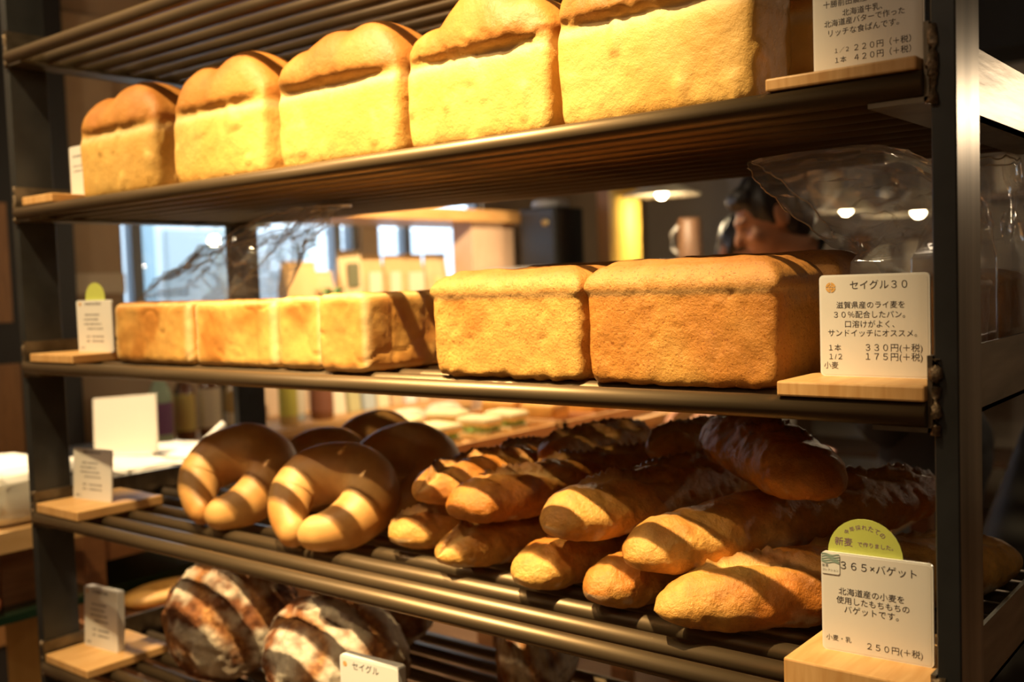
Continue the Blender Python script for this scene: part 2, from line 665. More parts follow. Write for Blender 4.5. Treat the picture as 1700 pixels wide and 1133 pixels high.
def dome_loaf(name, x0, x1, y0, dep, zb, seed, lobes, over=0.006, hb=0.100, dome=0.066, browner=0.0, wrinkle=0.3, label='', group='domed loaves on the upper shelf'):
    w = x1 - x0
    rr = random.Random(seed)
    bm = bmesh.new()
    vs = b_box(bm, (-w / 2, 0, 0), (w / 2, dep, hb), 0.013, 3)
    for v in bm.verts:
        k = v.co.z / hb
        v.co.x *= 0.965 + 0.035 * k
        v.co.y = dep / 2 + (v.co.y - dep / 2) * (0.965 + 0.035 * k)
    # the risen top: one rounded mass with humps, its lip overhanging the pan face
    tb_ = bmesh.new()
    bmesh.ops.create_uvsphere(tb_, u_segments=72, v_segments=40, radius=1.0)
    tm = bpy.data.meshes.new('t')
    tb_.to_mesh(tm)
    tb_.free()
    d_ = getco(tm)
    rad = np.linalg.norm(d_[:, :2], axis=1) + 1e-9
    sq = (np.abs(d_[:, 0] / rad) ** 4.5 + np.abs(d_[:, 1] / rad) ** 4.5 + 1e-6) ** (-1 / 4.5)
    rr_ = np.clip(rad, 0, 1) ** 0.72 * sq
    xs = d_[:, 0] / rad * rr_
    ys = d_[:, 1] / rad * rr_
    hump = np.zeros(len(d_))
    for cx, wx, hh in lobes:
        hump = np.maximum(hump, hh * np.clip(1 - ((xs / 2 - cx) / (wx * 1.15)) ** 2, 0, 1) ** 0.5)
    hump = np.maximum(hump, 0.45)
    wob = vn(np.stack([xs * 2.6 + seed, ys * 2.0, xs * 0], 1), seed + 70)
    zz_ = np.where(d_[:, 2] > 0, np.abs(d_[:, 2]) ** 0.85 * hump * dome, d_[:, 2] * 0.013)
    lowf = np.clip(1 - np.abs(d_[:, 2]) * 2.2, 0, 1)
    X_ = np.stack([xs * (w / 2 + 0.0015), dep / 2 + ys * (dep / 2 + over * (1 + 0.35 * wob)), hb + 0.012 + zz_ + lowf * 0.004 * wob], 1)
    setco(tm, X_)
    bm.from_mesh(tm)
    bpy.data.meshes.remove(tm)
    b_box(bm, (-w / 2 + 0.0035, 0.0045, hb - 0.03), (w / 2 - 0.0015, dep - 0.0045, hb + 0.026), 0.010, 3)
    me = voxel(bm, 0.0032, 5)
    co = getco(me)
    no = getno(me)
    up = sstep(hb - 0.002, hb + 0.012, co[:, 2])
    nearl = np.exp(-((co[:, 2] - hb - 0.012) / 0.014) ** 2)
    d = 0.0011 * fbm(co * 26, 2, seed) + 0.0005 * fbm(co * 95, 2, seed + 9) * (1 - 0.4 * up)
    d = d + wrinkle * nearl * (0.0022 * np.abs(vn(co * np.array((70, 70, 130)), seed + 12)) + 0.0012 * vn(co * 130, seed + 13))
    # pan faces: small blisters and dents
    bl_ = np.clip(vn(co * np.array([55, 55, 40]), seed + 33) - 0.45, 0, 1) * 0.006 * (1 - up)
    side = 1 - np.abs(no[:, 2])
    bulge = 0.003 * np.cos(np.clip(co[:, 0] / w, -.5, .5) * 3.1) * np.sin(np.clip(co[:, 2] / hb, 0, 1) * 3.1) * (1 - up)
    co2 = co + no * (d + bl_ + bulge * side)[:, None]
    co2[:, 2] = np.maximum(co2[:, 2], 0.0)
    setco(me, co2)
    # colour: pale pan-baked faces, browner dome, paler line under the crust
    pale = np.array((0.76, 0.47, 0.13))
    gold = np.array((0.70, 0.375, 0.08))
    brown = np.array((0.41, 0.145, 0.024)) * (1 - 0.42 * browner)
    f1 = sstep(-0.4, 0.7, fbm(co * 18, 3, seed + 5))
    body = mix3(pale, gold, 0.25 + 0.6 * f1)
    topc = mix3(np.array((0.54, 0.235, 0.048)) * (1 - 0.30 * browner), brown, sstep(-0.5, 0.8, fbm(co * 22, 3, seed + 7)) * 0.6 + 0.4 * sstep(hb + 0.02, hb + dome, co[:, 2]))
    seam = np.exp(-((co[:, 2] - (hb - 0.004)) / 0.006) ** 2)
    c = mix3(body, np.array((0.80, 0.60, 0.33)), 0.5 * seam)
    c = c * (1 - up[:, None]) + topc * up[:, None]
    c = c * (1 - 0.10 * browner)
    setcol(me, c)
    o = link(name, me, DOME_M)
    o.location = ((x0 + x1) / 2, y0, zb)
    tag(o, label, 'bread', group)
    return o


ZB = [h + BR for h in HZ]
dome_loaf('domed_loaf', 0.140, 0.362, 0.034, 0.105, ZB[1] - 0.001, 11, [(-.24, .30, .80), (.20, .34, .98)], 0.004, 0.101, label='pale two-humped white loaf next to the small wood block by the post')
dome_loaf('domed_loaf', 0.404, 0.618, 0.034, 0.105, ZB[1] - 0.001, 12, [(-.22, .30, .92), (.22, .32, 1.05)], 0.004, 0.101, label='pale smooth white loaf with broad rounded top, beside the browner three-humped loaf')
dome_loaf('domed_loaf', 0.645, 0.868, 0.034, 0.105, ZB[1] - 0.001, 13, [(-.30, .26, .75), (-.02, .26, .96), (.27, .27, 1.0)], 0.009, 0.100, browner=0.8, label='domed loaf with smooth brown three-humped crust overhanging a shadowed crease')
dome_loaf('domed_loaf', 0.880, 1.092, 0.034, 0.105, ZB[1] - 0.001, 14, [(-.33, .22, .55), (.05, .27, 1.12), (.33, .22, .80)], 0.009, 0.099, browner=0.35, wrinkle=1.0, label='brightest domed loaf with a tall middle hump and wrinkled lip')
dome_loaf('domed_loaf', 1.098, 1.323, 0.034, 0.095, ZB[1] - 0.001, 15, [(-.26, .30, .95), (.22, .32, 1.1)], 0.009, 0.104, browner=0.6, wrinkle=1.0, label='big domed loaf with rough brown crust beside the rich-loaf price card')
dome_loaf('domed_loaf', 1.115, 1.342, 0.153, 0.095, ZB[1] - 0.001, 16, [(-.26, .30, .95), (.22, .32, 1.1)], 0.008, 0.104, browner=0.6, label='domed loaf in the row behind the big rough-crusted loaf')


def square_loaf(name, x0, x1, y0, dep, zb, seed, h=0.096, label='', group='square white loaves on the middle shelf'):
    w = x1 - x0
    bm = bmesh.new()
    b_box(bm, (-w / 2, 0, 0), (w / 2, dep, h), 0.012, 3)
    me = voxel(bm, 0.0034, 2)
    co = getco(me)
    no = getno(me)
    cc = co - np.array((0, dep / 2, h / 2))
    u = np.abs(cc) / np.array((w / 2, dep / 2, h / 2))
    us = np.sort(u, 1)
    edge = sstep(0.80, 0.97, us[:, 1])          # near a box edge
    sink = -0.003 * (1 - us[:, 1] ** 2) * (0.6 + 0.8 * vn(co * 16, seed))
    d = sink + 0.0010 * fbm(co * 40, 2, seed) + 0.0005 * fbm(co * 120, 2, seed + 3)
    # creases
    cr = np.abs(vn(co * np.array((30, 30, 16)), seed + 60))
    d -= 0.0014 * np.exp(-(cr / 0.05) ** 2)
    co2 = co + no * d[:, None]
    co2[:, 2] = np.maximum(co2[:, 2], 0)
    setco(me, co2)
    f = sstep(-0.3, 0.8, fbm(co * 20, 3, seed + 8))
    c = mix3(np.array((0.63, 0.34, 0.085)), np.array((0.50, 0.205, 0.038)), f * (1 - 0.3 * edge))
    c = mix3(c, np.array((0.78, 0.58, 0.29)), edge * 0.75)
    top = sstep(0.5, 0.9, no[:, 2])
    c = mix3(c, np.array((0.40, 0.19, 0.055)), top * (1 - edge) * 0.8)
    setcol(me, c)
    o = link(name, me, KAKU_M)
    o.location = ((x0 + x1) / 2, y0, zb)
    return tag(o, label, 'bread', group)


square_loaf('square_loaf', 0.218, 0.430, 0.034, 0.10, ZB[2] - 0.001, 21, label='square-sided white loaf beside the card with a green tag')
square_loaf('square_loaf', 0.432, 0.624, 0.036, 0.10, ZB[2] - 0.001, 22, label='square-sided white loaf with long front, between another like it and two narrow ones')
square_loaf('square_loaf', 0.627, 0.714, 0.034, 0.20, ZB[2] - 0.001, 23, 0.099, label='narrow-fronted square loaf touching the long-fronted white loaf')
square_loaf('square_loaf', 0.717, 0.806, 0.026, 0.20, ZB[2] - 0.001, 24, 0.101, label='narrow-fronted square loaf showing its long side towards the rye loaves')


def rye_loaf(name, x0, x1, y0, dep, zb, seed, hb=0.093, ht=0.122, tone=0.0, label='', group='rye loaves on the middle shelf'):
    w = x1 - x0
    bm = bmesh.new()
    b_box(bm, (-w / 2, 0, 0), (w / 2, dep, hb + 0.004), 0.010, 3)
    for v in bm.verts:
        k = v.co.z / hb
        v.co.x *= 0.97 + 0.03 * k
        v.co.y = dep / 2 + (v.co.y - dep / 2) * (0.97 + 0.03 * k)
    r_ = 0.011
    # domed lid as stacked rounded slabs
    for k in range(6):
        a = k / 5
        s = math.sqrt(max(0.0, 1 - (a * 0.82) ** 2.2))
        ix = (1 - s) * 0.055
        iy = (1 - s) * 0.050
        b_box(bm, (-w / 2 - 0.002 + ix, -0.003 + iy, hb - 0.001), (w / 2 + 0.002 - ix, dep + 0.003 - iy, hb + 0.007 + a * (ht - hb - 0.007)), 0.0045, 2)
    me = voxel(bm, 0.0032, 4)
    co = getco(me)
    no = getno(me)
    up = sstep(hb - 0.002, hb + 0.004, co[:, 2])
    d = 0.0013 * fbm(co * 30, 2, seed) + 0.0006 * fbm(co * 110, 3, seed + 4)
    pit = np.clip(vn(co * 150, seed + 40) - 0.62, 0, 1) * -0.004
    bot = np.clip(1 - co[:, 2] / 0.012, 0, 1) * 0.0028 * vn(co * 90, seed + 44)
    d = d + pit * (1 - up) + bot
    co2 = co + no * d[:, None]
    co2[:, 2] = np.maximum(co2[:, 2], 0)
    setco(me, co2)
    f = sstep(-0.5, 0.7, fbm(co * 14, 3, seed + 5))
    c = mix3(np.array((0.68, 0.37, 0.085)), np.array((0.52, 0.205, 0.034)), np.clip(f * 0.8 + tone * 0.4, 0, 1))
    topc = mix3(mix3(np.array([[0.62, 0.33, 0.085]]), np.array([[0.42, 0.155, 0.034]]), np.array([tone])), np.array((0.30, 0.11, 0.026)), sstep(hb + 0.010, ht - 0.002, co[:, 2]) * 0.65)
    c = c * (1 - up[:, None]) + topc * up[:, None]
    seam = np.exp(-((co[:, 2] - (hb - 0.001)) / 0.003) ** 2)
    c = mix3(c, np.array((0.70, 0.47, 0.20)), 0.5 * seam)
    setcol(me, c)
    o = link(name, me, RYE_M)
    o.location = ((x0 + x1) / 2, y0, zb)
    return tag(o, label, 'bread', group)


rye_loaf('rye_loaf', 0.914, 1.127, 0.030, 0.110, ZB[2] - 0.001, 31, tone=0.3, label='bright yellow-crusted rye tin loaf beside the narrow square loaf')
rye_loaf('rye_loaf', 1.132, 1.344, 0.028, 0.112, ZB[2] - 0.001, 32, 0.093, 0.124, tone=0.45, label='orange-brown rye tin loaf beside the rye-loaf price card')
rye_loaf('rye_loaf', 0.925, 1.135, 0.150, 0.110, ZB[2] - 0.001, 33, 0.095, 0.127, tone=0.45, label='rye loaf in the row behind the bright yellow-crusted one')
rye_loaf('rye_loaf', 1.142, 1.354, 0.150, 0.115, ZB[2] - 0.001, 34, 0.095, 0.128, tone=0.45, label='rye loaf in the row behind the orange-brown one')
rye_loaf('rye_loaf', 1.366, 1.462, 0.156, 0.122, ZB[2] - 0.001, 35, 0.085, 0.100, tone=0.5, label='rye loaf in the open clear bag behind the rye price card', group='bagged loaves on the middle shelf')
rye_loaf('rye_loaf', 1.375, 1.462, 0.312, 0.112, ZB[2] - 0.001, 36, 0.088, 0.104, tone=0.5, label='orange-brown bagged loaf seen beside the rear of the rack end', group='bagged loaves on the middle shelf')
square_loaf('square_loaf', 0.10, 0.36, 0.150, 0.12, ZB[2] - 0.001, 25, 0.088, label='square loaf inside the crumpled clear bag behind the front row', group='bagged loaves on the middle shelf')


# ------------------------------------------------------------------ baguettes
def baguette(name, p0, p1, rad, seed, label, ears=((0.16, 1), (0.45, 1), (0.74, 1)), tone=0.0, bend=0.0, sag=0.0, taper=0.062, tip=0.80, flat=0.86, group='baguettes piled on the fourth shelf'):
    p0 = np.array(p0, float)
    p1 = np.array(p1, float)
    L = np.linalg.norm(p1 - p0)
    n, m = 150, 56
    s = np.concatenate([[0.0], (1 - np.cos(np.linspace(0.12, 1, n - 2) * np.pi)) / 2, [1.0]])
    s = (0.55 * s + 0.45 * np.linspace(0, 1, n))
    th = np.linspace(0, 2 * np.pi, m, endpoint=False)
    Sg, T = np.meshgrid(s, th, indexing='ij')
    dist = np.minimum(Sg, 1 - Sg) * L
    e = np.clip(dist / taper, 0, 1)
    prof = np.where(e < 1, (1 - (1 - e) ** 2.4) ** 0.5, 1.0)
    prof = prof * (tip + (1 - tip) * np.clip(dist / (taper * 1.9), 0, 1) ** 0.8) / 1.0
    r = rad * np.maximum(prof, 0.02)
    # local axes: x along, y side, z up ; T=pi/2 is up
    y = np.cos(T)
    z = np.sin(T)
    z = np.where(z < 0, z * 0.80, z)
    z = np.where(z < -0.62, -0.62 + (z + 0.62) * 0.35, z)
    topm = np.clip(np.sin(T), 0, 1) ** 0.8
    disp = np.zeros_like(r)
    gro = np.zeros_like(r)
    lip = np.zeros_like(r)
    rr = random.Random(seed)
    for (sk, sg) in ears:
        # a long slanted slash: coordinate across it
        along = (Sg - sk) * L
        across = (T - np.pi / 2) * rad - sg * along * 0.55 + 0.004 * np.sin(along * 60 + seed)
        win = np.exp(-(along / 0.052) ** 4)
        g = np.exp(-((across - 0.007) / 0.011) ** 2) * win
        l = np.exp(-((across + 0.007) / 0.0045) ** 2) * win
        gro = np.maximum(gro, g)
        lip = np.maximum(lip, l)
    P0 = np.stack([Sg * L, y * r, z * r], -1).reshape(-1, 3)
    nz = fbm(P0 * 26 + seed, 3, seed).reshape(r.shape)
    nf = fbm(P0 * 110, 2, seed + 5).reshape(r.shape)
    nr = np.abs(fbm(P0 * 150, 2, seed + 15)).reshape(r.shape)
    sk_ = np.clip(r / rad, 0.1, 1)
    disp = (0.0038 * nz + 0.0016 * nf - 0.010 * gro + (0.009 + 0.005 * nr) * lip + 0.004 * gro * nf) * sk_
    R2 = r + disp
    cen_y = bend * np.sin(Sg * np.pi) + 0.004 * np.sin(Sg * 7 + seed)
    cen_z = -sag * np.sin(Sg * np.pi) + 0.0
    X = np.stack([Sg * L, y * R2 + cen_y, z * R2 * flat + cen_z], -1)
    me = grid_mesh(name, X)
    c = mix3(np.array((0.70, 0.38, 0.085)), np.array((0.50, 0.17, 0.022)), sstep(-0.6, 0.8, fbm(P0 * 20 + 3, 3, seed + 2)))
    c = mix3(c, np.array((0.42, 0.135, 0.018)), np.clip(topm.ravel() * 0.3 + 0.5 * tone, 0, 0.92))
    c = mix3(c, np.array((0.66, 0.42, 0.15)), np.clip(gro.ravel() * 0.75, 0, 1))
    c = mix3(c, np.array((0.22, 0.075, 0.018)), np.clip(lip.ravel() * 0.8, 0, 1))
    fl = sstep(0.25, 0.8, fbm(P0 * 60, 2, seed + 21)) * sstep(0.1, -0.6, np.sin(T).ravel()) * (1 - 0.6 * tone)
    c = mix3(c, np.array((0.74, 0.62, 0.44)), 0.75 * fl)
    setcol(me, c)
    o = link(name, me, BAG_M)
    ax = (p1 - p0) / L
    xa = Vector(ax)
    ya = Vector((0, 0, 1)).cross(xa).normalized()
    za = xa.cross(ya)
    M = Matrix((xa, ya, za)).transposed().to_4x4()
    M.translation = Vector(p0)
    o.matrix_world = M
    return tag(o, label, 'bread', group)


Z4 = ZB[3]
lo = Z4 + 0.0275
hi = Z4 + 0.087
baguette('baguette', (0.742, 0.115, lo), (0.83, 0.44, lo), 0.0407, 41, 'short dull brown baguette at the pile\'s end, lying on the bars beside the ring breads', tone=0.25)
baguette('baguette', (0.868, 0.072, lo), (0.94, 0.45, lo), 0.0396, 42, 'orange-brown baguette on the bars with a ragged torn ear, under the pile', tone=0.25, ears=((0.10, -1), (0.4, 1), (0.7, 1)))
baguette('baguette', (1.003, 0.058, lo), (1.09, 0.45, lo), 0.0429, 43, 'pale yellow smooth-ended baguette resting on the bars', tone=-0.2, ears=((0.30, 1), (0.58, 1), (0.82, 1)))
baguette('baguette', (1.112, 0.050, lo), (1.215, 0.44, lo), 0.0429, 44, 'golden floury-tipped baguette on the bars beside the large split one', tone=0.0, ears=((0.3, 1), (0.58, 1), (0.82, 1)))
baguette('baguette', (1.212, 0.022, lo + 0.006), (1.458, 0.405, lo + 0.004), 0.0531, 45, 'large golden baguette with a wide split ear, running behind the baguette price card', tone=-0.25, ears=((0.24, 1), (0.52, 1), (0.80, 1)), taper=0.09, tip=0.62)
baguette('baguette', (0.797, 0.120, hi + 0.003), (0.805, 0.45, hi + 0.003), 0.0429, 46, 'upper baguette with burnt rough slash edge, next to the ring breads', tone=0.2, ears=((0.14, -1), (0.42, 1), (0.7, 1)))
baguette('baguette', (0.885, 0.080, hi), (0.99, 0.46, hi + 0.004), 0.0441, 47, 'upper baguette with a long dark ear along its top and a smooth rounded end', tone=0.2, ears=((0.26, 1), (0.52, 1), (0.78, 1)))
baguette('baguette', (1.047, 0.062, hi + 0.004), (1.127, 0.46, hi + 0.008), 0.0463, 48, 'upper baguette with floury pale tip above the pale yellow one', tone=0.1, ears=((0.30, 1), (0.55, 1), (0.8, 1)))
baguette('baguette', (1.158, 0.048, hi - 0.013), (1.350, 0.465, hi + 0.004), 0.0486, 49, 'long upper baguette with jagged far end, lying under the darkest stubby one', tone=0.15, ears=((0.56, 1), (0.74, 1), (0.9, 1)), taper=0.09)
baguette('baguette', (0.872, 0.290, hi + 0.030), (0.910, 0.52, hi + 0.030), 0.0400, 50, 'baguette in the valley at the rear of the pile, beside the ring breads', tone=0.2, ears=((0.3, 1), (0.6, 1), (0.85, 1)))
baguette('baguette', (1.347, 0.142, hi + 0.062), (1.115, 0.345, hi + 0.073), 0.0490, 51, 'darkest stubby baguette lying across the top of the pile', tone=0.7, ears=((0.42, -1), (0.66, -1), (0.9, -1)), taper=0.07, tip=0.72)
baguette('baguette', (1.026, 0.33, hi + 0.046), (1.066, 0.52, hi + 0.040), 0.0407, 52, 'baguette behind the stubby one in the pile', tone=0.2)


# ------------------------------------------------------------------ ring breads
def ring_mesh(seed):
    n, m = 120, 30
    u = np.linspace(0, 1, n)
    a = np.radians(75) + (u * 2 - 1) * np.radians(177)
    k = np.sin(np.pi * u)
    rt = 0.0205 + 0.0265 * np.clip(k, 0, 1) ** 1.15
    endcap = np.clip(np.minimum(u, 1 - u) / 0.05, 0, 1)
    rt = rt * np.sqrt(1 - (1 - endcap) ** 2 * 0.995)
    Rc = 0.058 + 0.003 * k
    off = (0.5 - u) * 2
    yo = np.where(off < 0, 0.016, -0.006) * np.clip(np.abs(off) - 0.55, 0, 1) / 0.45
    cx = Rc * np.cos(a) * 1.06
    cz = Rc * np.sin(a)
    low = np.clip(-cz / 0.058, 0, 1)
    cx = cx * (1 - 0.12 * low)
    cz = np.where(cz < 0, cz * 1.22, cz)
    P = np.stack([cx, yo, cz], 1)
    t = np.gradient(P, axis=0)
    t /= np.linalg.norm(t, axis=1)[:, None]
    Y = np.array((0, 1.0, 0))
    nrm = np.cross(t, Y)
    nrm /= np.linalg.norm(nrm, axis=1)[:, None]
    bn = np.cross(nrm, t)
    th = np.linspace(0, 2 * np.pi, m, endpoint=False)
    X = P[:, None, :] + rt[:, None, None] * (np.cos(th)[None, :, None] * nrm[:, None, :] + 1.08 * np.sin(th)[None, :, None] * bn[:, None, :])
    f = X.reshape(-1, 3)
    d = 0.0022 * fbm(f * 18, 2, seed)
    ctr = np.repeat(P, m, 0)
    dirn = f - ctr
    f = f + dirn / (np.linalg.norm(dirn, axis=1)[:, None] + 1e-6) * d[:, None]
    me = grid_mesh('ring_bread', f.reshape(n, m, 3))
    c = mix3(np.array((0.64, 0.345, 0.105)), np.array((0.52, 0.225, 0.050)), sstep(-0.6, 0.7, fbm(f * 20, 3, seed + 3)))
    # baked darker along the outer curve of the crown
    out = sstep(0.055, 0.115, np.linalg.norm(f[:, [0, 2]], axis=1)) * sstep(-0.03, 0.06, f[:, 2])
    c = mix3(c, np.array((0.40, 0.165, 0.045)), 0.6 * out)
    inn = sstep(0.058, 0.03, np.linalg.norm(f[:, [0, 2]], axis=1))
    c = mix3(c, np.array((0.68, 0.44, 0.18)), 0.3 * inn)
    setcol(me, c)
    return me


rings = [ring_mesh(61), ring_mesh(64)]


def ring(i, x, y, z, lean, rz, roll, sc, label):
    o = link('ring_bread', rings[i], RING_M)
    o.scale = (sc, sc, sc)
    M = Matrix.Rotation(math.radians(rz), 4, 'Z') @ Matrix.Rotation(math.radians(-lean), 4, 'X') @ Matrix.Rotation(math.radians(roll), 4, 'Y')
    o.rotation_euler = M.to_euler()
    # rest it on the bars
    co = getco(rings[i]) * sc
    zz = (np.array(M.to_3x3()) @ co.T).T[:, 2].min()
    o.location = (x, y, Z4 - zz - 0.002 + z)
    return tag(o, label, 'bread', 'ring breads on the fourth shelf')


ring(0, 0.372, 0.138, 0, 52, 26, 4, 0.97, 'horseshoe ring bread beside the wood block with the small card')
ring(1, 0.607, 0.130, 0, 58, 28, 8, 0.96, 'horseshoe ring bread next to the baguettes with its tip at the front')
ring(1, 0.405, 0.285, 0.0, 54, 24, 6, 0.86, 'ring bread leaning behind the one by the wood block')
ring(0, 0.602, 0.280, 0.015, 56, 26, 4, 0.90, 'ring bread leaning behind the one next to the baguettes')
ring(0, 0.395, 0.415, 0.0, 46, 24, 10, 0.86, 'rearmost ring bread at the back of the shelf')


# ------------------------------------------------------------------ sourdough
def sourdough(name, loc, r, rot, seed, label):
    bm = bmesh.new()
    bmesh.ops.create_icosphere(bm, subdivisions=6, radius=1.0)
    me = bpy.data.meshes.new(name)
    bm.to_mesh(me)
    bm.free()
    smooth(me)
    d = getco(me)
    co = d.copy()
    co[:, 2] = np.where(co[:, 2] < 0, co[:, 2] * 0.55, co[:, 2])
    ang = np.arctan2(d[:, 1], d[:, 0])
    lat = d[:, 2]
    # two curved slashes over the crown
    s1 = d[:, 0] * 0.8 + 0.25 * d[:, 1] + 0.18 * np.sin(d[:, 1] * 3 + seed)
    nz = fbm(d * 5 + seed, 3, seed)
    s1 = s1 + 0.07 * nz
    top = sstep(0.15, 0.55, lat)
    slash = (np.exp(-((s1 - 0.05) / 0.12) ** 2) + 0.8 * np.exp(-((s1 + 0.62) / 0.10) ** 2) + 0.8 * np.exp(-((s1 - 0.66) / 0.09) ** 2)) * sstep(-0.05, 0.3, lat)
    slash = np.clip(slash, 0, 1)
    disp = 0.035 * nz + 0.012 * fbm(d * 18, 3, seed + 2) - 0.05 * slash * (0.6 + 0.6 * np.abs(fbm(d * 9, 2, seed + 4)))
    rings_ = np.sin(np.arccos(np.clip(lat, -1, 1)) * 26)
    disp += 0.004 * rings_ * (1 - slash)
    co = co * (1 + disp)[:, None] * np.array(r)
    setco(me, co)
    crust = mix3(np.array((0.13, 0.045, 0.018)), np.array((0.27, 0.10, 0.035)), sstep(-0.5, 0.6, fbm(d * 9, 3, seed + 6)))
    flour = np.clip(0.60 + 0.12 * rings_ + 1.5 * fbm(d * 2.6, 3, seed + 8) + 0.25 * fbm(d * 16, 2, seed + 18), 0, 1) * (1 - slash) * sstep(-0.55, -0.2, lat)
    c = mix3(crust, np.array((0.74, 0.64, 0.49)), np.clip(flour * 0.95, 0, 0.9))
    c = mix3(c, mix3(np.array((0.34, 0.13, 0.04)), np.array((0.60, 0.30, 0.10)), sstep(-0.4, 0.6, fbm(d * 22, 2, seed + 9))), slash * 0.9)
    setcol(me, c)
    o = link(name, me, SOUR_M)
    o.rotation_euler = rot
    M = np.array(o.rotation_euler.to_matrix())
    zz = (M @ co.T).T[:, 2].min()
    o.location = (loc[0], loc[1], ZB[4] - zz - 0.003)
    return tag(o, label, 'bread', 'floured round loaves on the lowest shelf')


sourdough('sourdough_loaf', (0.315, 0.165), (0.112, 0.105, 0.115), (math.radians(38), math.radians(-8), 0.5), 71, 'floury dark round loaf beside the wood block, propped up steeply')
sourdough('sourdough_loaf', (0.565, 0.165), (0.110, 0.105, 0.100), (math.radians(24), math.radians(12), 1.0), 75, 'floury dark round loaf between the propped-up one and the small card')
sourdough('sourdough_loaf', (0.800, 0.36), (0.058, 0.10, 0.11), (math.radians(8), math.radians(-10), 0.35), 78, 'narrow floury loaf end standing behind the front rail of the shelf above')
sourdough('sourdough_loaf', (0.43, 0.39), (0.10, 0.09, 0.105), (math.radians(20), 0.1, 0.2), 79, 'round loaf standing behind the two floury ones')

# ------------------------------------------------------------------ price cards on wood blocks
def text_verts(s, size):
    cu = bpy.data.curves.new('t', 'FONT')
    cu.body = s
    cu.size = size
    cu.align_x = 'CENTER'
    cu.align_y = 'CENTER'
    cu.resolution_u = 3
    o = bpy.data.objects.new('t', cu)
    COL.objects.link(o)
    dg = bpy.context.evaluated_depsgraph_get()
    dg.update()
    me = bpy.data.meshes.new_from_object(o.evaluated_get(dg))
    bpy.data.objects.remove(o)
    bpy.data.curves.remove(cu)
    v = getco(me) if len(me.vertices) else np.zeros((0, 3))
    f = [tuple(p.vertices) for p in me.polygons]
    bpy.data.meshes.remove(me)
    return v, f


def lettering(name, items, m, parent, y=-0.0004):
    """items: (text, width, cx, cz[, rot]) - the text is fitted to its width, in card coordinates"""
    V, F = [], []
    n = 0
    for it in items:
        s, wid, cx, cz = it[:4]
        v, f = text_verts(s, 0.01)
        if not len(v):
            continue
        k = wid / max(1e-6, v[:, 0].max() - v[:, 0].min())
        mid = (v[:, 0].max() + v[:, 0].min()) / 2
        px = (v[:, 0] - mid) * k
        pz = v[:, 1] * k
        if len(it) > 4:
            a = it[4]
            px, pz = px * math.cos(a) - pz * math.sin(a), px * math.sin(a) + pz * math.cos(a)
        V += np.stack([px + cx, np.full(len(v), y), pz + cz], 1).tolist()
        F += [tuple(i + n for i in q) for q in f]
        n += len(v)
    me = bpy.data.meshes.new(name)
    me.from_pydata(V, [], F)
    me.update()
    return link(name, me, m, parent)


def dashes(name, rows, w, h, parent, seed, m=None):
    rr = random.Random(seed)
    bm = bmesh.new()
    for (x0, x1, z, hh) in rows:
        x = x0
        while x < x1:
            l = rr.uniform(0.022, 0.04)
            X0, X1 = (x - 0.5) * w, (min(x + l, x1) - 0.5) * w
            vs = [bm.verts.new(p) for p in ((X0, -0.0004, (z - hh) * h), (X1, -0.0004, (z - hh) * h), (X1, -0.0004, (z + hh) * h), (X0, -0.0004, (z + hh) * h))]
            bm.faces.new(vs)
            x += l + rr.uniform(0.008, 0.03)
    return from_bm(name, bm, m or INKF, parent)


def rounded_panel(bm, w, h, th, r, y0=0.0, seg=5):
    pts = []
    for cx, cz, a0 in ((w / 2 - r, r, -90), (w / 2 - r, h - r, 0), (-w / 2 + r, h - r, 90), (-w / 2 + r, r, 180)):
        for k in range(seg + 1):
            a = math.radians(a0 + 90 * k / seg)
            pts.append((cx + r * math.cos(a), cz + r * math.sin(a)))
    f = [bm.verts.new((x, y0, z)) for x, z in pts]
    b = [bm.verts.new((x, y0 + th, z)) for x, z in pts]
    bm.faces.new(f)
    bm.faces.new(b[::-1])
    n = len(pts)
    for k in range(n):
        bm.faces.new((f[k], b[k], b[(k + 1) % n], f[(k + 1) % n]))


ACR = mat('acrylic', (0.86, 0.85, 0.83), 0.18, 0, 0.5, coat=0.3)


def card(label, loc, rotz, w, h, th=0.003, group='price cards on the rack', lean=0.0):
    c = thing('price_card', label, 'sign', loc, rotz, group)
    c.rotation_euler = (math.radians(lean), 0, rotz)
    bm = bmesh.new()
    rounded_panel(bm, w, h, th, 0.004)
    from_bm('acrylic_holder', bm, ACR, c)
    bm = bmesh.new()
    rounded_panel(bm, w * 0.965, h * 0.965, 0.0003, 0.003, -0.0002)
    p = from_bm('paper', bm, PAPER, c)
    p.location = (0, 0, h * 0.0175)
    return c


def block(label, x0, x1, y0, y1, zb, th, rot=0.0):
    b = thing('display_block', label, 'wood block', ((x0 + x1) / 2, (y0 + y1) / 2, zb), rot, 'wood blocks under the price cards')
    bm = bmesh.new()
    hx, hy = (x1 - x0) / 2, (y1 - y0) / 2
    b_box(bm, (-hx, -hy, 0), (hx, hy, th), 0.0018, 2)
    o = from_bm('board', bm, BLOCK, b)
    o.data.materials.append(BLOCK2)
    for f in o.data.polygons:
        if abs(f.normal.z) < 0.5:
            f.material_index = 1
    return b


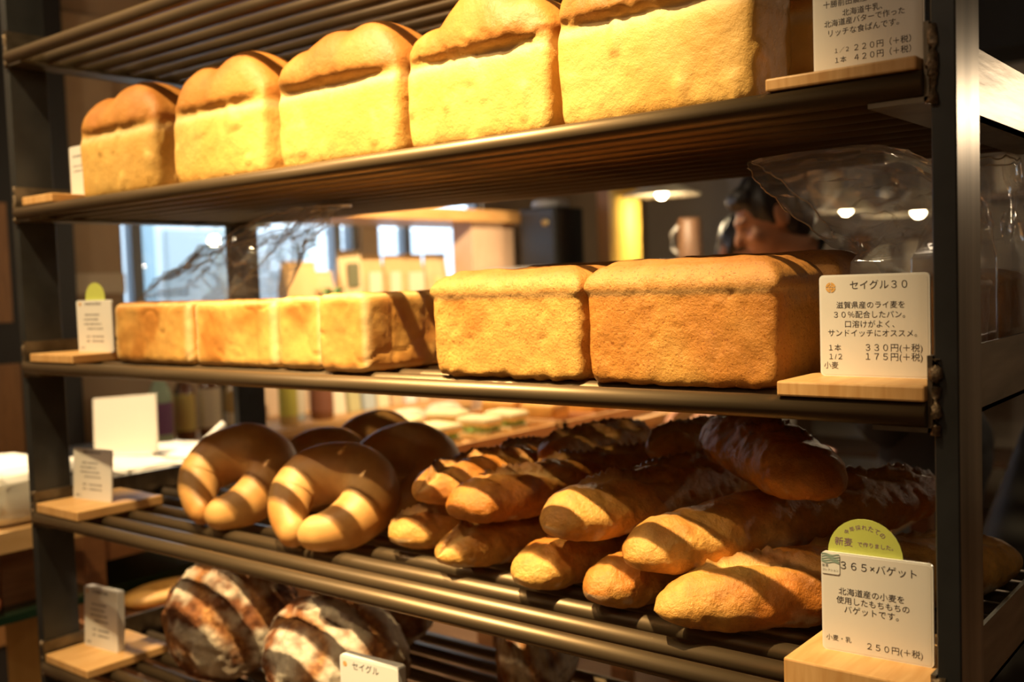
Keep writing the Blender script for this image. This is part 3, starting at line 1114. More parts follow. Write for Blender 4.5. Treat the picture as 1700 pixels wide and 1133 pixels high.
def logo(parent, cx, cz, r):
    bm = bmesh.new()
    for k in range(4):
        a0 = math.pi / 2 * k + 0.1
        for j in range(2):
            r0, r1 = (0.12 * r, 0.5 * r) if j == 0 else (0.58 * r, r)
            n = 6
            A = [a0 + (math.pi / 2 - 0.2) * q / n for q in range(n + 1)]
            i_ = [bm.verts.new((cx + r0 * math.cos(a), -0.0005, cz + r0 * math.sin(a))) for a in A]
            o_ = [bm.verts.new((cx + r1 * math.cos(a), -0.0005, cz + r1 * math.sin(a))) for a in A]
            for q in range(n):
                bm.faces.new((i_[q], o_[q], o_[q + 1], i_[q + 1]))
    return from_bm('logo', bm, ORANGE, parent)


def green_tag(parent, cx, cz, r, w, arc=True):
    bm = bmesh.new()
    n = 32
    for rr_, y0, y1 in ((r, 0.0034, 0.0044),):
        f = [bm.verts.new((cx + rr_ * math.cos(2 * math.pi * k / n), y0, cz + rr_ * math.sin(2 * math.pi * k / n))) for k in range(n)]
        b = [bm.verts.new((v.co.x, y1, v.co.z)) for v in f]
        bm.faces.new(f)
        bm.faces.new(b[::-1])
        for k in range(n):
            bm.faces.new((f[k], b[k], b[(k + 1) % n], f[(k + 1) % n]))
    t = from_bm('round_tag', bm, GREEN, parent)
    t['label'] = 'round yellow-green tag'
    return t


# card of the upper shelf (rich loaf)
block('wood block under the rich-loaf card on the upper shelf', 1.352, 1.478, -0.008, 0.115, ZB[1], 0.011)
c = card('white price card for the rich white loaf, on the upper shelf', (1.4230, 0.040, ZB[1] + 0.0108), 0, 0.094, 0.095)
px = 0.094 / 183


def L2(s, wpx, cpx, up):
    return (s, wpx * px, (cpx - 1443.5) * px, up * px)


lettering('lettering', [L2('十勝前田農産ハルキラリ', 135, 1438, 124), L2('北海道牛乳、', 66, 1436, 106), L2('北海道産バターで作った', 133, 1438, 92),
                        L2('リッチな食ぱんです。', 117, 1437, 76), L2('１／２', 24, 1401, 46), L2('２２０円（＋税）', 92, 1468, 46),
                        L2('１本', 19, 1399, 30), L2('４２０円（＋税）', 92, 1468, 30), L2('小麦・乳', 44, 1389, 9)], INK, c)

# card of the middle shelf (rye)
block('wood block under the rye-loaf card on the middle shelf', 1.358, 1.482, -0.010, 0.115, ZB[2], 0.013)
c = card('white price card for the rye loaf, on the middle shelf', (1.4225, 0.046, ZB[2] + 0.0128), 0, 0.095, 0.0895)
px = 0.095 / 182


def L3(s, wpx, cpx, ypx):
    return (s, wpx * px, (cpx - 1462) * px, (630 - ypx) * 0.0895 / 172)


lettering('lettering', [L3('セイグル３０', 94, 1471, 477), L3('滋賀県産のライ麦を', 113, 1457, 510), L3('３０％配合したパン。', 118, 1455, 526), L3('口溶けがよく、', 82, 1456, 542),
                        L3('サンドイッチにオススメ。', 147, 1459, 557), L3('１本', 21, 1397, 582), L3('３３０円(＋税)', 92, 1495, 581), L3('１/２', 22, 1398, 597), L3('１７５円(＋税)', 92, 1495, 596), L3('小麦', 25, 1390, 612)], INK, c)
logo(c, (1391 - 1462) * px, (630 - 479) * 0.0895 / 172, 0.0045)

# card of the fourth shelf (baguette)
block('thick wood block under the baguette card on the fourth shelf', 1.362, 1.484, -0.016, 0.115, ZB[3], 0.030)
c = card('white price card with a round green tag, for the baguettes', (1.4285, 0.026, ZB[3] + 0.0298), math.radians(3), 0.094, 0.088)
px = 0.094 / 180


def L4(s, wpx, cpx, dy):
    return (s, wpx * px, (cpx - 1455) * px, 0.088 * (1 - dy / 168))


lettering('lettering', [L4('３６５×バゲット', 122, 1459, 21), L4('北海道産の小麦を', 106, 1447, 65), L4('使用したもちもちの', 118, 1449, 80), L4('バゲットです。', 88, 1447, 95)], INK, c)
lettering('lettering', [L4('小麦・乳', 42, 1393, 146), L4('２５０円(＋税)', 88, 1484, 151)], INK, c)
gt = green_tag(c, (1436 - 1455) * px, 0.088 - 0.001, 0.032, 0.094)
arc = []
txt = '今年採れたての'
for k, ch in enumerate(txt):
    a = math.radians(128 - 76 * k / (len(txt) - 1))
    arc.append((ch, 0.0044, (1436 - 1455) * px + 0.0245 * math.cos(a), 0.087 + 0.0245 * math.sin(a), a - math.pi / 2))
lettering('lettering', arc + [('で作りました。', 0.030, (1436 - 1455) * px + 0.009, 0.087 + 0.0095), ('新麦', 0.0155, (1436 - 1455) * px - 0.018, 0.087 + 0.0100)], PURPLE, c, 0.0032)
# small sticker at the card's corner
bm = bmesh.new()
rounded_panel(bm, 0.0160, 0.0185, 0.0003, 0.0018, -0.0009)
st = from_bm('sticker', bm, mat('sticker_white', (0.86, 0.85, 0.80), 0.4), c)
st.location = (-0.0385, 0, 0.0685)
bm = bmesh.new()
for k in range(5):
    for q in range(8):
        xa = [-0.0078 + 0.0156 * (q + j) / 8 for j in (0, 1)]
        zf = [0.0100 + 0.0017 * k + 0.0007 * math.sin(x * 500 + k) for x in xa]
        bm.faces.new([bm.verts.new(p) for p in ((xa[0], -0.0012, zf[0]), (xa[1], -0.0012, zf[1]), (xa[1], -0.0012, zf[1] + 0.0010), (xa[0], -0.0012, zf[0] + 0.0010))])
from_bm('emblem', bm, BLUEG, st)
lettering('lettering', [('新麦', 0.0055, -0.0045, 0.0072), ('コレクション', 0.0140, 0.0, 0.0035)], INK, st, -0.0012)

# cards by the other post
block('wood block beside the palest domed loaf on the upper shelf', 0.030, 0.128, -0.006, 0.075, ZB[1], 0.014)
c = card('price card on the wood block, mostly hidden behind the palest domed loaf', (0.1045, 0.056, ZB[1] + 0.0138), 0, 0.056, 0.082)
dashes('lettering', [(0.2, 0.8, 0.8, .02), (0.2, 0.8, 0.6, .015), (0.2, 0.8, 0.5, .015)], 0.056, 0.082, c, 5)
rows = [(0.26, 0.72, 0.93, .025), (0.24, 0.66, 0.72, .016), (0.2, 0.62, 0.63, .016), (0.2, 0.7, 0.54, .016), (0.3, 0.74, 0.45, .016), (0.26, 0.36, 0.30, .016), (0.42, 0.75, 0.30, .016), (0.26, 0.36, 0.21, .016), (0.42, 0.75, 0.21, .016), (0.08, 0.2, 0.08, .016)]
block('wood block beside the square loaves on the middle shelf', 0.028, 0.168, -0.008, 0.130, ZB[2], 0.014, 0.0)
c = card('small white card with a green tag beside the square loaves', (0.128, 0.055, ZB[2] + 0.0138), math.radians(4), 0.098, 0.086)
dashes('lettering', rows, 0.098, 0.086, c, 6)
logo(c, -0.038, 0.080, 0.0035)
green_tag(c, 0.0, 0.088, 0.027, 0.098)
block('wood block beside the ring breads on the fourth shelf', 0.014, 0.150, -0.006, 0.150, ZB[3], 0.016, 0.0)
c = card('small white card with black text beside the ring breads', (0.078, 0.060, ZB[3] + 0.0158), math.radians(8), 0.100, 0.088, lean=-4)
dashes('lettering', rows, 0.100, 0.088, c, 7)
block('wood block beside the floury round loaves on the lowest shelf', 0.010, 0.148, -0.004, 0.150, ZB[4], 0.014, 0.0)
c = card('thick clear block card beside the floury round loaves', (0.068, 0.066, ZB[4] + 0.0138), math.radians(6), 0.092, 0.105, 0.014, lean=-3)
dashes('lettering', rows, 0.092, 0.105, c, 8)
logo(c, -0.037, 0.096, 0.0035)
block('wood block at the front of the lowest shelf under its middle card', 0.735, 0.865, -0.006, 0.12, ZB[4], 0.014, 0.0)
c = card('thick clear block card in the middle of the lowest shelf', (0.795, 0.020, ZB[4] + 0.0138), math.radians(4), 0.098, 0.145, 0.014)
lettering('lettering', [('セイグル', 0.045, -0.005, 0.133)], INK, c)
logo(c, -0.040, 0.134, 0.0035)

# ------------------------------------------------------------------ clear bags
film, t_, b_ = nt('clear_film')
for n_ in list(t_.nodes):
    if n_.type == 'BSDF_PRINCIPLED':
        t_.nodes.remove(n_)
tr_ = t_.nodes.new('ShaderNodeBsdfTransparent')
tr_.inputs[0].default_value = (0.96, 0.955, 0.94, 1)
gl_ = t_.nodes.new('ShaderNodeBsdfGlossy')
gl_.inputs['Roughness'].default_value = 0.10
gl_.inputs['Color'].default_value = (0.9, 0.9, 0.9, 1)
lw_ = t_.nodes.new('ShaderNodeLayerWeight')
lw_.inputs['Blend'].default_value = 0.25
ma_ = t_.nodes.new('ShaderNodeMath')
ma_.operation = 'MULTIPLY_ADD'
ma_.inputs[1].default_value = 0.42
ma_.inputs[2].default_value = 0.09
t_.links.new(lw_.outputs['Fresnel'], ma_.inputs[0])
mx_ = t_.nodes.new('ShaderNodeMixShader')
t_.links.new(ma_.outputs[0], mx_.inputs[0])
t_.links.new(tr_.outputs[0], mx_.inputs[1])
t_.links.new(gl_.outputs[0], mx_.inputs[2])
df_ = t_.nodes.new('ShaderNodeBsdfDiffuse')
df_.inputs[0].default_value = (0.9, 0.9, 0.9, 1)
m2_ = t_.nodes.new('ShaderNodeMixShader')
m2_.inputs[0].default_value = 0.12
t_.links.new(mx_.outputs[0], m2_.inputs[1])
tl_ = t_.nodes.new('ShaderNodeBsdfTranslucent')
tl_.inputs[0].default_value = (0.9, 0.9, 0.9, 1)
ad_ = t_.nodes.new('ShaderNodeMixShader')
ad_.inputs[0].default_value = 0.5
t_.links.new(df_.outputs[0], ad_.inputs[1])
t_.links.new(tl_.outputs[0], ad_.inputs[2])
t_.links.new(ad_.outputs[0], m2_.inputs[2])
t_.links.new(m2_.outputs[0], t_.nodes['Material Output'].inputs[0])


def clear_bag(label, keys, seed, amp, n=72, m=60, hem=True):
    """a film bag lofted through keyed rings: (t, centre, tilt of the ring about Y in degrees, half length, half width, squareness)"""
    ks = np.array([[k[0], *k[1], k[2], k[3], k[4], k[5]] for k in keys], float)
    V = []
    T = []
    for j_ in range(m):
        t = j_ / (m - 1)
        v = [np.interp(t, ks[:, 0], ks[:, q]) for q in range(1, 8)]
        ph = math.radians(v[3])
        for k in range(n):
            th = 2 * math.pi * k / n
            ct, st_ = math.cos(th), math.sin(th)
            x = v[4] * math.copysign(abs(ct) ** v[6], ct)
            y = v[5] * math.copysign(abs(st_) ** v[6], st_)
            V.append((v[0] + x * math.cos(ph), v[1] + y, v[2] + x * math.sin(ph)))
            T.append(t)
    V = np.array(V)
    T = np.array(T)
    w_ = (sstep(keys[1][0] + 0.02, keys[1][0] + 0.25, T) * 0.96 + 0.04) * (1 - 0.65 * sstep(0.8, 1.0, T))
    th_ = np.tile(np.arange(n) / n * 2 * np.pi, m)
    U = np.stack([np.cos(th_) * 2.4, np.sin(th_) * 2.4, T * 2.2], 1)       # folds run along the bag
    base = V.copy()
    for ax_ in range(3):
        ridg = 1 - 2.2 * np.abs(vn(U * 1.6 + 5.3 * ax_, seed + ax_)) ** 0.6
        mid = 1 - 2 * np.abs(vn(base * np.array((34, 34, 26)) + 3.1 * ax_, seed + 10 + ax_)) ** 0.7
        fine = vn(base * 90 + 3 * ax_, seed + 20 + ax_)
        V[:, ax_] += w_ * amp * (0.55 * ridg + 0.45 * mid + 0.16 * fine)
    V[:, 2] = np.clip(V[:, 2], ZB[2] + 0.001, HZ[1] - BR - 0.006)
    G = V.reshape(m, n, 3)
    b = thing('clear_bag', label, 'bag', tuple(keys[0][1]), 0, 'clear bags on the middle shelf')
    me = grid_mesh('film', G - np.array(keys[0][1]), True, False)
    smooth(me, False)
    link('film', me, film, b)
    if hem:
        bm = bmesh.new()
        ring_ = [tuple(G[-1, k % n] - np.array(keys[0][1])) for k in range(n + 1)]
        b_sweep(bm, ring_, [0.0009] * (n + 1), 5)
        from_bm('mouth_edge', bm, HEM, b, True)
    return b


HEM = mat('film_edge', (0.75, 0.70, 0.60), 0.15, 0, 0.8)
zb_ = ZB[2] + 0.001
clear_bag('open clear bag with folded mouth behind the rye price card', [(0, (1.414, 0.217, zb_), 0, 0.055, 0.068, 0.2), (0.30, (1.414, 0.217, zb_ + 0.112), 0, 0.055, 0.068, 0.22),
          (0.55, (1.412, 0.220, -0.104), 20, 0.060, 0.058, 0.7), (0.80, (1.360, 0.222, -0.072), 75, 0.050, 0.046, 0.85), (1, (1.272, 0.222, -0.066), 135, 0.062, 0.040, 0.95)], 81, 0.009)
clear_bag('shiny clear bag round the loaf at the rear corner of the rack', [(0, (1.4185, 0.368, zb_), 0, 0.051, 0.064, 0.2), (0.42, (1.4185, 0.368, zb_ + 0.114), 0, 0.051, 0.064, 0.22),
          (0.75, (1.425, 0.366, -0.090), 8, 0.042, 0.064, 0.8), (1, (1.428, 0.362, -0.032), 0, 0.038, 0.064, 0.9)], 85, 0.012)
clear_bag('crumpled clear bag standing open behind the square loaves', [(0, (0.23, 0.21, zb_), 0, 0.138, 0.067, 0.2), (0.38, (0.23, 0.21, zb_ + 0.098), 0, 0.138, 0.067, 0.22),
          (0.70, (0.29, 0.23, -0.085), 6, 0.150, 0.062, 0.8), (1, (0.38, 0.25, -0.030), 12, 0.170, 0.040, 0.95)], 88, 0.018, 96, 60)

# ------------------------------------------------------------------ furniture behind the rack
OAK = wood('oak', (0.52, 0.26, 0.075), (0.66, 0.36, 0.12), 10, (1, 0.6, 8), 0.5)
OAKD = wood('oak_dark', (0.20, 0.085, 0.03), (0.29, 0.125, 0.045), 10, (1, 0.6, 8), 0.5)
PINK = wood('beech', (0.56, 0.36, 0.22), (0.64, 0.43, 0.27), 8, (1, 6, 1), 0.5)
WHITE = mat('white_paper', (0.85, 0.80, 0.68), 0.7)
BLACK = mat('black_plastic', (0.012, 0.012, 0.012), 0.35)
DARKW = mat('dark_brown', (0.10, 0.05, 0.025), 0.5)

# counter under the windows
ct = thing('window_counter', 'long oak counter under the windows', 'counter', (-1.60, 2.45, FLOORZ))
box('counter_top', (-0.19, -1.40, 0.74), (0.22, 1.0, 0.775), OAK, ct, 0.003)
box('counter_front', (-0.15, -1.38, 0.0), (0.16, 0.98, 0.74), OAKD, ct)
CTZ = FLOORZ + 0.775
sb = thing('window_shelf', 'oak shelf board across the windows carrying kraft bags', 'shelf', (-1.62, 2.35, -0.24))
box('board', (-0.17, -0.85, -0.03), (0.14, 0.62, 0.0), OAK, sb, 0.002)
for yy in (-0.7, 0.5):
    box('bracket', (-0.17, yy, -0.43), (-0.13, yy + 0.03, -0.03), BLACK, sb)

# bottles on the counter
def bottle(loc, h, r, glass, lab, labcol, capc, label, neck=0.35):
    b = thing('bottle', label, 'bottle', loc, 0, 'bottles on the window counter')
    bm = bmesh.new()
    b_lathe(bm, [(r * 0.9, 0), (r, 0.006), (r, h * (0.93 - neck)), (r * 0.85, h * (1.0 - neck)), (r * 0.42, h * (1.12 - neck)), (r * 0.38, h * 0.94), (r * 0.42, h * 0.95), (r * 0.42, h * 0.965)], seg=20)
    from_bm('glass', bm, glass, b, True)
    bm = bmesh.new()
    b_lathe(bm, [(r * 1.015, h * 0.12), (r * 1.015, h * lab)], seg=20, cap=False)
    from_bm('paper_label', bm, labcol, b, True)
    bm = bmesh.new()
    b_lathe(bm, [(r * 0.45, h * 0.93), (r * 0.45, h)], seg=14)
    from_bm('cap', bm, capc, b, True)
    return b


gG = mat('glass_pale_green', (0.45, 0.60, 0.42), 0.1, 0, 0.6)
gC = mat('glass_clear_grey', (0.42, 0.46, 0.44), 0.1, 0, 0.6)
gA = mat('glass_amber', (0.17, 0.06, 0.02), 0.1, 0, 0.6)
gY = mat('glass_oil', (0.46, 0.30, 0.10), 0.1, 0, 0.6)
lP = mat('label_purple', (0.23, 0.10, 0.22), 0.6)
lY = mat('label_yellow', (0.62, 0.46, 0.12), 0.6)
lC = mat('label_cream', (0.68, 0.58, 0.40), 0.6)
cW = mat('cap_white', (0.72, 0.72, 0.70), 0.4)
bottle((-1.52, 1.20, CTZ), 0.30, 0.040, gG, 0.50, lP, mat('cap_rose', (0.55, 0.35, 0.28), 0.4), 'pale green bottle with a purple label')
bottle((-1.54, 1.31, CTZ), 0.29, 0.037, gA, 0.58, lY, BLACK, 'dark bottle with a yellow label and black cap')
bottle((-1.53, 1.41, CTZ), 0.29, 0.040, gA, 0.62, lC, cW, 'dark bottle with a tall cream label')
bottle((-1.52, 1.51, CTZ), 0.26, 0.036, gY, 0.30, lC, cW, 'oil-coloured bottle beside the rear post of the rack')
bottle((-1.55, 1.59, CTZ), 0.26, 0.034, gC, 0.40, lC, cW, 'clear grey bottle half hidden by the rear post')
bottle((-1.50, 1.75, CTZ), 0.30, 0.036, gY, 0.75, mat('label_olive', (0.50, 0.42, 0.06), 0.6), BLACK, 'bottle with a tall olive-yellow label')
bottle((-1.54, 1.83, CTZ), 0.27, 0.030, gC, 0.7, lC, cW, 'slim bottle with a cream label')
bottle((-1.51, 1.93, CTZ), 0.28, 0.048, gA, 0.5, mat('label_brown', (0.20, 0.07, 0.03), 0.6), BLACK, 'wide dark brown jar-like bottle')
for k in range(7):
    y = 2.05 + k * 0.085
    hh = 0.14 + 0.02 * (k % 3)
    t = thing('tea_packet', ['cream upright packet on the counter after the brown bottle', 'olive upright packet on the counter', 'grey-green upright packet on the counter', 'pale yellow upright packet on the counter', 'tan upright packet on the counter', 'white upright packet on the counter', 'buff upright packet at the end of the counter row'][k], 'packet', (-1.55, y, CTZ), 0, 'packets on the window counter')
    bm = bmesh.new()
    b_box(bm, (-0.02, -0.034, 0), (0.02, 0.034, hh), 0.006, 2)
    for v in bm.verts:
        if v.co.z > hh * 0.8:
            v.co.x *= 0.3
    from_bm('pouch', bm, [lC, mat('pk_olive', (.42, .38, .18), .6), mat('pk_grey', (.36, .40, .38), .6), mat('pk_yel', (.64, .56, .34), .6), mat('pk_tan', (.55, .38, .2), .6), mat('pk_white', (.7, .66, .6), .6), mat('pk_buff', (.6, .47, .3), .6)][k], t)
    box('seal', (-0.004, -0.034, hh - 0.004), (0.004, 0.034, hh + 0.012), lC, t)

# kraft coffee bags on the window shelf
KRAFT = mat('kraft', (0.58, 0.36, 0.15), 0.7, noise=0.08, nscale=20)
KRAFT2 = mat('kraft_light', (0.62, 0.43, 0.21), 0.7, noise=0.08, nscale=20)


def kraft(loc, w, h, d, label, rz=0.0, m=KRAFT, sticker=None, tilt=0.0, group='kraft bags on the window shelf'):
    b = thing('kraft_bag', label, 'bag', loc, rz, group)
    b.rotation_euler = (math.radians(tilt), 0, rz)
    bm = bmesh.new()
    b_box(bm, (-d / 2, -w / 2, 0), (d / 2, w / 2, h), 0.006, 2)
    bmesh.ops.subdivide_edges(bm, edges=bm.edges[:], cuts=1)
    for v in bm.verts:
        k = max(0, (v.co.z / h - 0.55) / 0.45)
        v.co.x *= 1 - 0.85 * k
    from_bm('pouch', bm, m, b)
    box('top_seal', (-0.003, -w / 2, h - 0.004), (0.003, w / 2, h + 0.02), m, b)
    if sticker:
        mm, x0, x1, z0, z1 = sticker
        bm = bmesh.new()
        b_box(bm, (d / 2 - 0.001, x0 * w, z0 * h), (d / 2 + 0.002, x1 * w, z1 * h))
        from_bm('sticker', bm, mm, b)
    return b


SHZ = -0.24
CRM = mat('sticker_cream', (0.72, 0.58, 0.38), 0.6)
kraft((-1.56, 1.88, SHZ), 0.17, 0.19, 0.07, 'wide plain kraft bag by the window, nearest the rear post', 0.0, mat('kraft_orange', (0.66, 0.40, 0.16), 0.7))
kraft((-1.58, 2.02, SHZ), 0.11, 0.15, 0.05, 'low pale kraft bag half hidden behind the dark-windowed one', 0.0, KRAFT2)
kraft((-1.53, 2.13, SHZ), 0.115, 0.235, 0.05, 'tallest kraft bag with a dark leafy window, leaning', -0.15, KRAFT2, (mat('bag_window', (0.13, 0.12, 0.05), 0.4), -0.22, 0.28, 0.42, 0.85), 0)
kraft((-1.55, 2.275, SHZ), 0.12, 0.215, 0.05, 'kraft bag with a cream label beside the dark-windowed one', 0.0, KRAFT, (CRM, -0.3, 0.3, 0.1, 0.75))
kraft((-1.54, 2.40, SHZ), 0.12, 0.215, 0.05, 'kraft bag with a narrow cream label and brown stripe', 0.0, KRAFT, (CRM, -0.35, 0.15, 0.05, 0.75))
kraft((-1.55, 2.53, SHZ), 0.12, 0.22, 0.05, 'kraft bag with a broad cream label, in the bag row', 0.0, KRAFT, (CRM, -0.4, 0.4, 0.05, 0.72))
kraft((-1.55, 2.68, SHZ), 0.14, 0.222, 0.05, 'last kraft bag of the row, next to the beech upright', 0.0, KRAFT2, (mat('sticker_lime', (0.62, 0.55, 0.22), 0.6), -0.2, 0.3, 0.1, 0.6))
pl = thing('potted_plant', 'small green pot plant among the kraft bags', 'plant', (-1.48, 1.99, SHZ))
bm = bmesh.new()
b_lathe(bm, [(0.022, 0), (0.030, 0.05), (0.030, 0.055), (0.024, 0.05)], seg=16)
from_bm('pot', bm, mat('pot_white', (0.6, 0.6, 0.58), 0.5), pl, True)
for k in range(6):
    bm = bmesh.new()
    a = k * 1.05
    d = Vector((math.cos(a), math.sin(a), 0))
    s_ = d.cross(Vector((0, 0, 1)))
    pts = [Vector((0, 0, 0.045)) + d * (0.05 * q) + Vector((0, 0, 0.055 * q - 0.01 * q * q)) for q in (0, .5, 1, 1.4)]
    ws = (0.004, 0.014, 0.012, 0.001)
    vs = [(bm.verts.new(p + s_ * w_), bm.verts.new(p - s_ * w_)) for p, w_ in zip(pts, ws)]
    for q in range(3):
        bm.faces.new((vs[q][0], vs[q + 1][0], vs[q + 1][1], vs[q][1]))
    from_bm('leaf', bm, mat('leaf_green', (0.10, 0.30, 0.08), 0.5), pl)

# wooden partition: shelf plank on a beech upright
pt = thing('wooden_partition', 'orange wood plank on a pink beech upright beside the windows', 'partition', (-1.40, 2.86, FLOORZ))
box('plank', (-0.34, -0.95, 1.585), (0.10, 0.32, 1.640), OAK, pt, 0.003)
box('upright', (-0.06, -0.15, 0.0), (0.06, 0.15, 1.585), PINK, pt)

# service counter at the back with its machine
sc_ = thing('service_counter', 'tall grey service counter behind the island table', 'counter', (-0.55, 3.02, FLOORZ))
box('body', (-0.72, -0.22, 0), (0.47, 0.30, 1.335), mat('counter_grey', (0.40, 0.36, 0.31), 0.6), sc_)
box('worktop', (-0.76, -0.26, 1.335), (0.50, 0.33, 1.372), mat('counter_white', (0.52, 0.47, 0.42), 0.4), sc_)
SCZ = FLOORZ + 1.372
cm = thing('coffee_machine', 'glossy black coffee machine on the service counter', 'coffee machine', (-1.12, 3.02, SCZ))
box('body', (-0.10, -0.11, 0.0), (0.10, 0.12, 0.27), BLACK, cm, 0.01)
bm = bmesh.new()
b_cyl(bm, (0.05, -0.118, 0.20), (0.05, -0.105, 0.20), 0.016, None, 16)
from_bm('dial', bm, mat('brass', (0.6, 0.45, 0.2), 0.3, 1.0), cm, True)
bm = bmesh.new()
b_lathe(bm, [(0.085, 0.27), (0.085, 0.30), (0.07, 0.31)], seg=20)
from_bm('lid', bm, mat('lid_grey', (0.45, 0.45, 0.46), 0.3), cm, True)
tb = thing('paper_roll', 'tall yellow paper roll standing on the service counter', 'paper roll', (-0.64, 2.90, SCZ))
tb.rotation_euler = (0, 0, 0)
bm = bmesh.new()
b_lathe(bm, [(0.066, 0.0), (0.068, 0.01), (0.068, 0.42), (0.064, 0.425), (0.02, 0.425), (0.02, 0.38)], seg=28)
from_bm('roll', bm, mat('roll_yellow', (0.62, 0.41, 0.07), 0.55), tb, True)
bd = box('cutting_board', (-0.93, 3.12, SCZ), (-0.76, 3.15, SCZ + 0.45), wood('board_brown', (0.36, 0.18, 0.07), (0.44, 0.23, 0.10), 10, (1, 1, 0.2)))
tag(bd, 'brown wooden board standing between machine and yellow roll', 'board')
cn = thing('canister', 'dark brown canister with a pale handle on the service counter', 'canister', (-0.42, 3.06, SCZ))
bm = bmesh.new()
b_lathe(bm, [(0.052, 0), (0.054, 0.01), (0.050, 0.17), (0.045, 0.18)], seg=20)
from_bm('body', bm, DARKW, cn, True)
bm = bmesh.new()
b_sweep(bm, [(-0.05, 0, 0.03), (-0.085, 0, 0.05), (-0.09, 0, 0.12), (-0.05, 0, 0.155)], [0.008] * 4, 8)
from_bm('handle', bm, mat('handle_pale', (0.5, 0.48, 0.46), 0.4), cn, True)
# wall pillar
pil = box('wall_pillar', (-0.98, 4.55, FLOORZ), (-0.80, 5.0, 0.9), mat('pillar', (0.30, 0.25, 0.21), 0.7))
pil['kind'] = 'structure'
# tall dark cabinet with utensils behind the bakers
cb = thing('kitchen_shelf', 'dark kitchen shelf unit behind the bakers', 'shelf', (0.25, 4.25, FLOORZ))
for x in (-0.75, 0.6):
    box('side_panel', (x, -0.2, 0), (x + 0.03, 0.2, 1.95), DARKW, cb)
for z in (0.4, 0.85, 1.25, 1.6, 1.92):
    box('shelf_board', (-0.75, -0.2, z), (0.63, 0.2, z + 0.03), DARKW, cb)
for k in range(9):
    z = (1.28, 1.63)[k % 2]
    x = -0.38 + k * 0.135
    p = thing('kitchen_pot', ['dull steel pot on the dark kitchen shelf', 'cream tub on the dark kitchen shelf', 'copper-coloured pot on the dark kitchen shelf'][k % 3], 'pot', (x, 4.2, FLOORZ + z), 0, 'pots on the kitchen shelf')
    bm = bmesh.new()
    b_lathe(bm, [(0.05, 0), (0.055, 0.01), (0.055, 0.13 + 0.03 * (k % 3)), (0.048, 0.13 + 0.03 * (k % 3))], seg=16)
    from_bm('body', bm, [mat('pot_steel', (0.4, 0.38, 0.35), 0.35, 0.8), mat('pot_cream', (0.6, 0.5, 0.36), 0.5), mat('pot_copper', (0.5, 0.22, 0.08), 0.35, 0.6)][k % 3], p, True)
    bm = bmesh.new()
    b_lathe(bm, [(0.057, 0.13 + 0.03 * (k % 3)), (0.05, 0.145 + 0.03 * (k % 3)), (0.012, 0.15 + 0.03 * (k % 3)), (0.012, 0.165 + 0.03 * (k % 3))], seg=16)
    from_bm('lid', bm, DARKW, p, True)


def pendant(loc, r, label, power, hang):
    l = thing('pendant_lamp', label, 'lamp', loc, 0, 'pendant lamps')
    bm = bmesh.new()
    b_lathe(bm, [(0.02, 0.075), (0.03, 0.07), (0.05, 0.045), (r, 0.0), (r * 0.995, -0.004), (0.05, 0.038), (0.025, 0.06)], seg=40, cap=False)
    from_bm('shade', bm, mat('shade_cream', (0.80, 0.74, 0.58), 0.4), l, True)
    bm = bmesh.new()
    b_ell(bm, (0, 0, 0.012), (0.024, 0.024, 0.028), None, 16, 10)
    from_bm('bulb', bm, mat('bulb', (1, 0.9, 0.7), 0.3, emit=((1.0, 0.82, 0.5), 40)), l, True)
    bm = bmesh.new()
    b_cyl(bm, (0, 0, 0.07), (0, 0, hang), 0.004, None, 8)
    from_bm('cord', bm, BLACK, l)
    d = bpy.data.lights.new('bulb_light', 'POINT')
    d.energy = power
    d.color = (1.0, 0.78, 0.48)
    d.shadow_soft_size = 0.03
    o = bpy.data.objects.new('bulb_light', d)
    COL.objects.link(o)
    o.parent = l
    o.location = (0, 0, -0.03)
    return l


pendant((-0.37, 2.75, 0.182), 0.155, 'cream disc pendant lamp over the service counter', 12, CEIL - 0.185)
pendant((0.386, 2.72, 0.065), 0.10, 'small cream pendant lamp beyond the clear bag, behind the baker', 5, CEIL - 0.065)
pendant((0.70, 2.50, 0.03), 0.17, 'broad cream pendant lamp glowing through the clear bag', 6, CEIL - 0.03)

# ------------------------------------------------------------------ island table with trays
it = thing('island_table', 'oak island table with trays behind the rack', 'table', (-0.14, 1.62, FLOORZ))
box('table_top', (-0.36, -0.68, 0.845), (0.33, 0.53, 0.875), OAKD, it, 0.003)
box('rim_board', (0.305, -0.68, 0.875), (0.33, 0.53, 0.905), OAK, it)
for x in (-0.33, 0.27):
    for y in (-0.64, 0.46):
        box('leg', (x, y, 0), (x + 0.05, y + 0.05, 0.845), OAKD, it)
ITZ = FLOORZ + 0.875


def tray(loc, w, l, label):
    t = thing('wooden_tray', label, 'tray', loc, 0, 'trays on the island table')
    box('base', (-w / 2, -l / 2, 0), (w / 2, l / 2, 0.010), OAK, t)
    for a in ((-w / 2, -l / 2, -w / 2 + 0.012, l / 2), (w / 2 - 0.012, -l / 2, w / 2, l / 2), (-w / 2, -l / 2, w / 2, -l / 2 + 0.012), (-w / 2, l / 2 - 0.012, w / 2, l / 2)):
        box('rim', (a[0], a[1], 0.010), (a[2], a[3], 0.032), OAK, t)
    return t


tray((-0.178, 1.25, ITZ), 0.42, 0.44, 'oak tray holding the pale sandwiches')
tray((-0.178, 1.74, ITZ), 0.42, 0.48, 'oak tray holding the orange cake blocks')
SB = mat('sandwich_bread', (0.74, 0.60, 0.30), 0.7, noise=0.08, nscale=60)
LET = mat('lettuce', (0.30, 0.45, 0.10), 0.6)


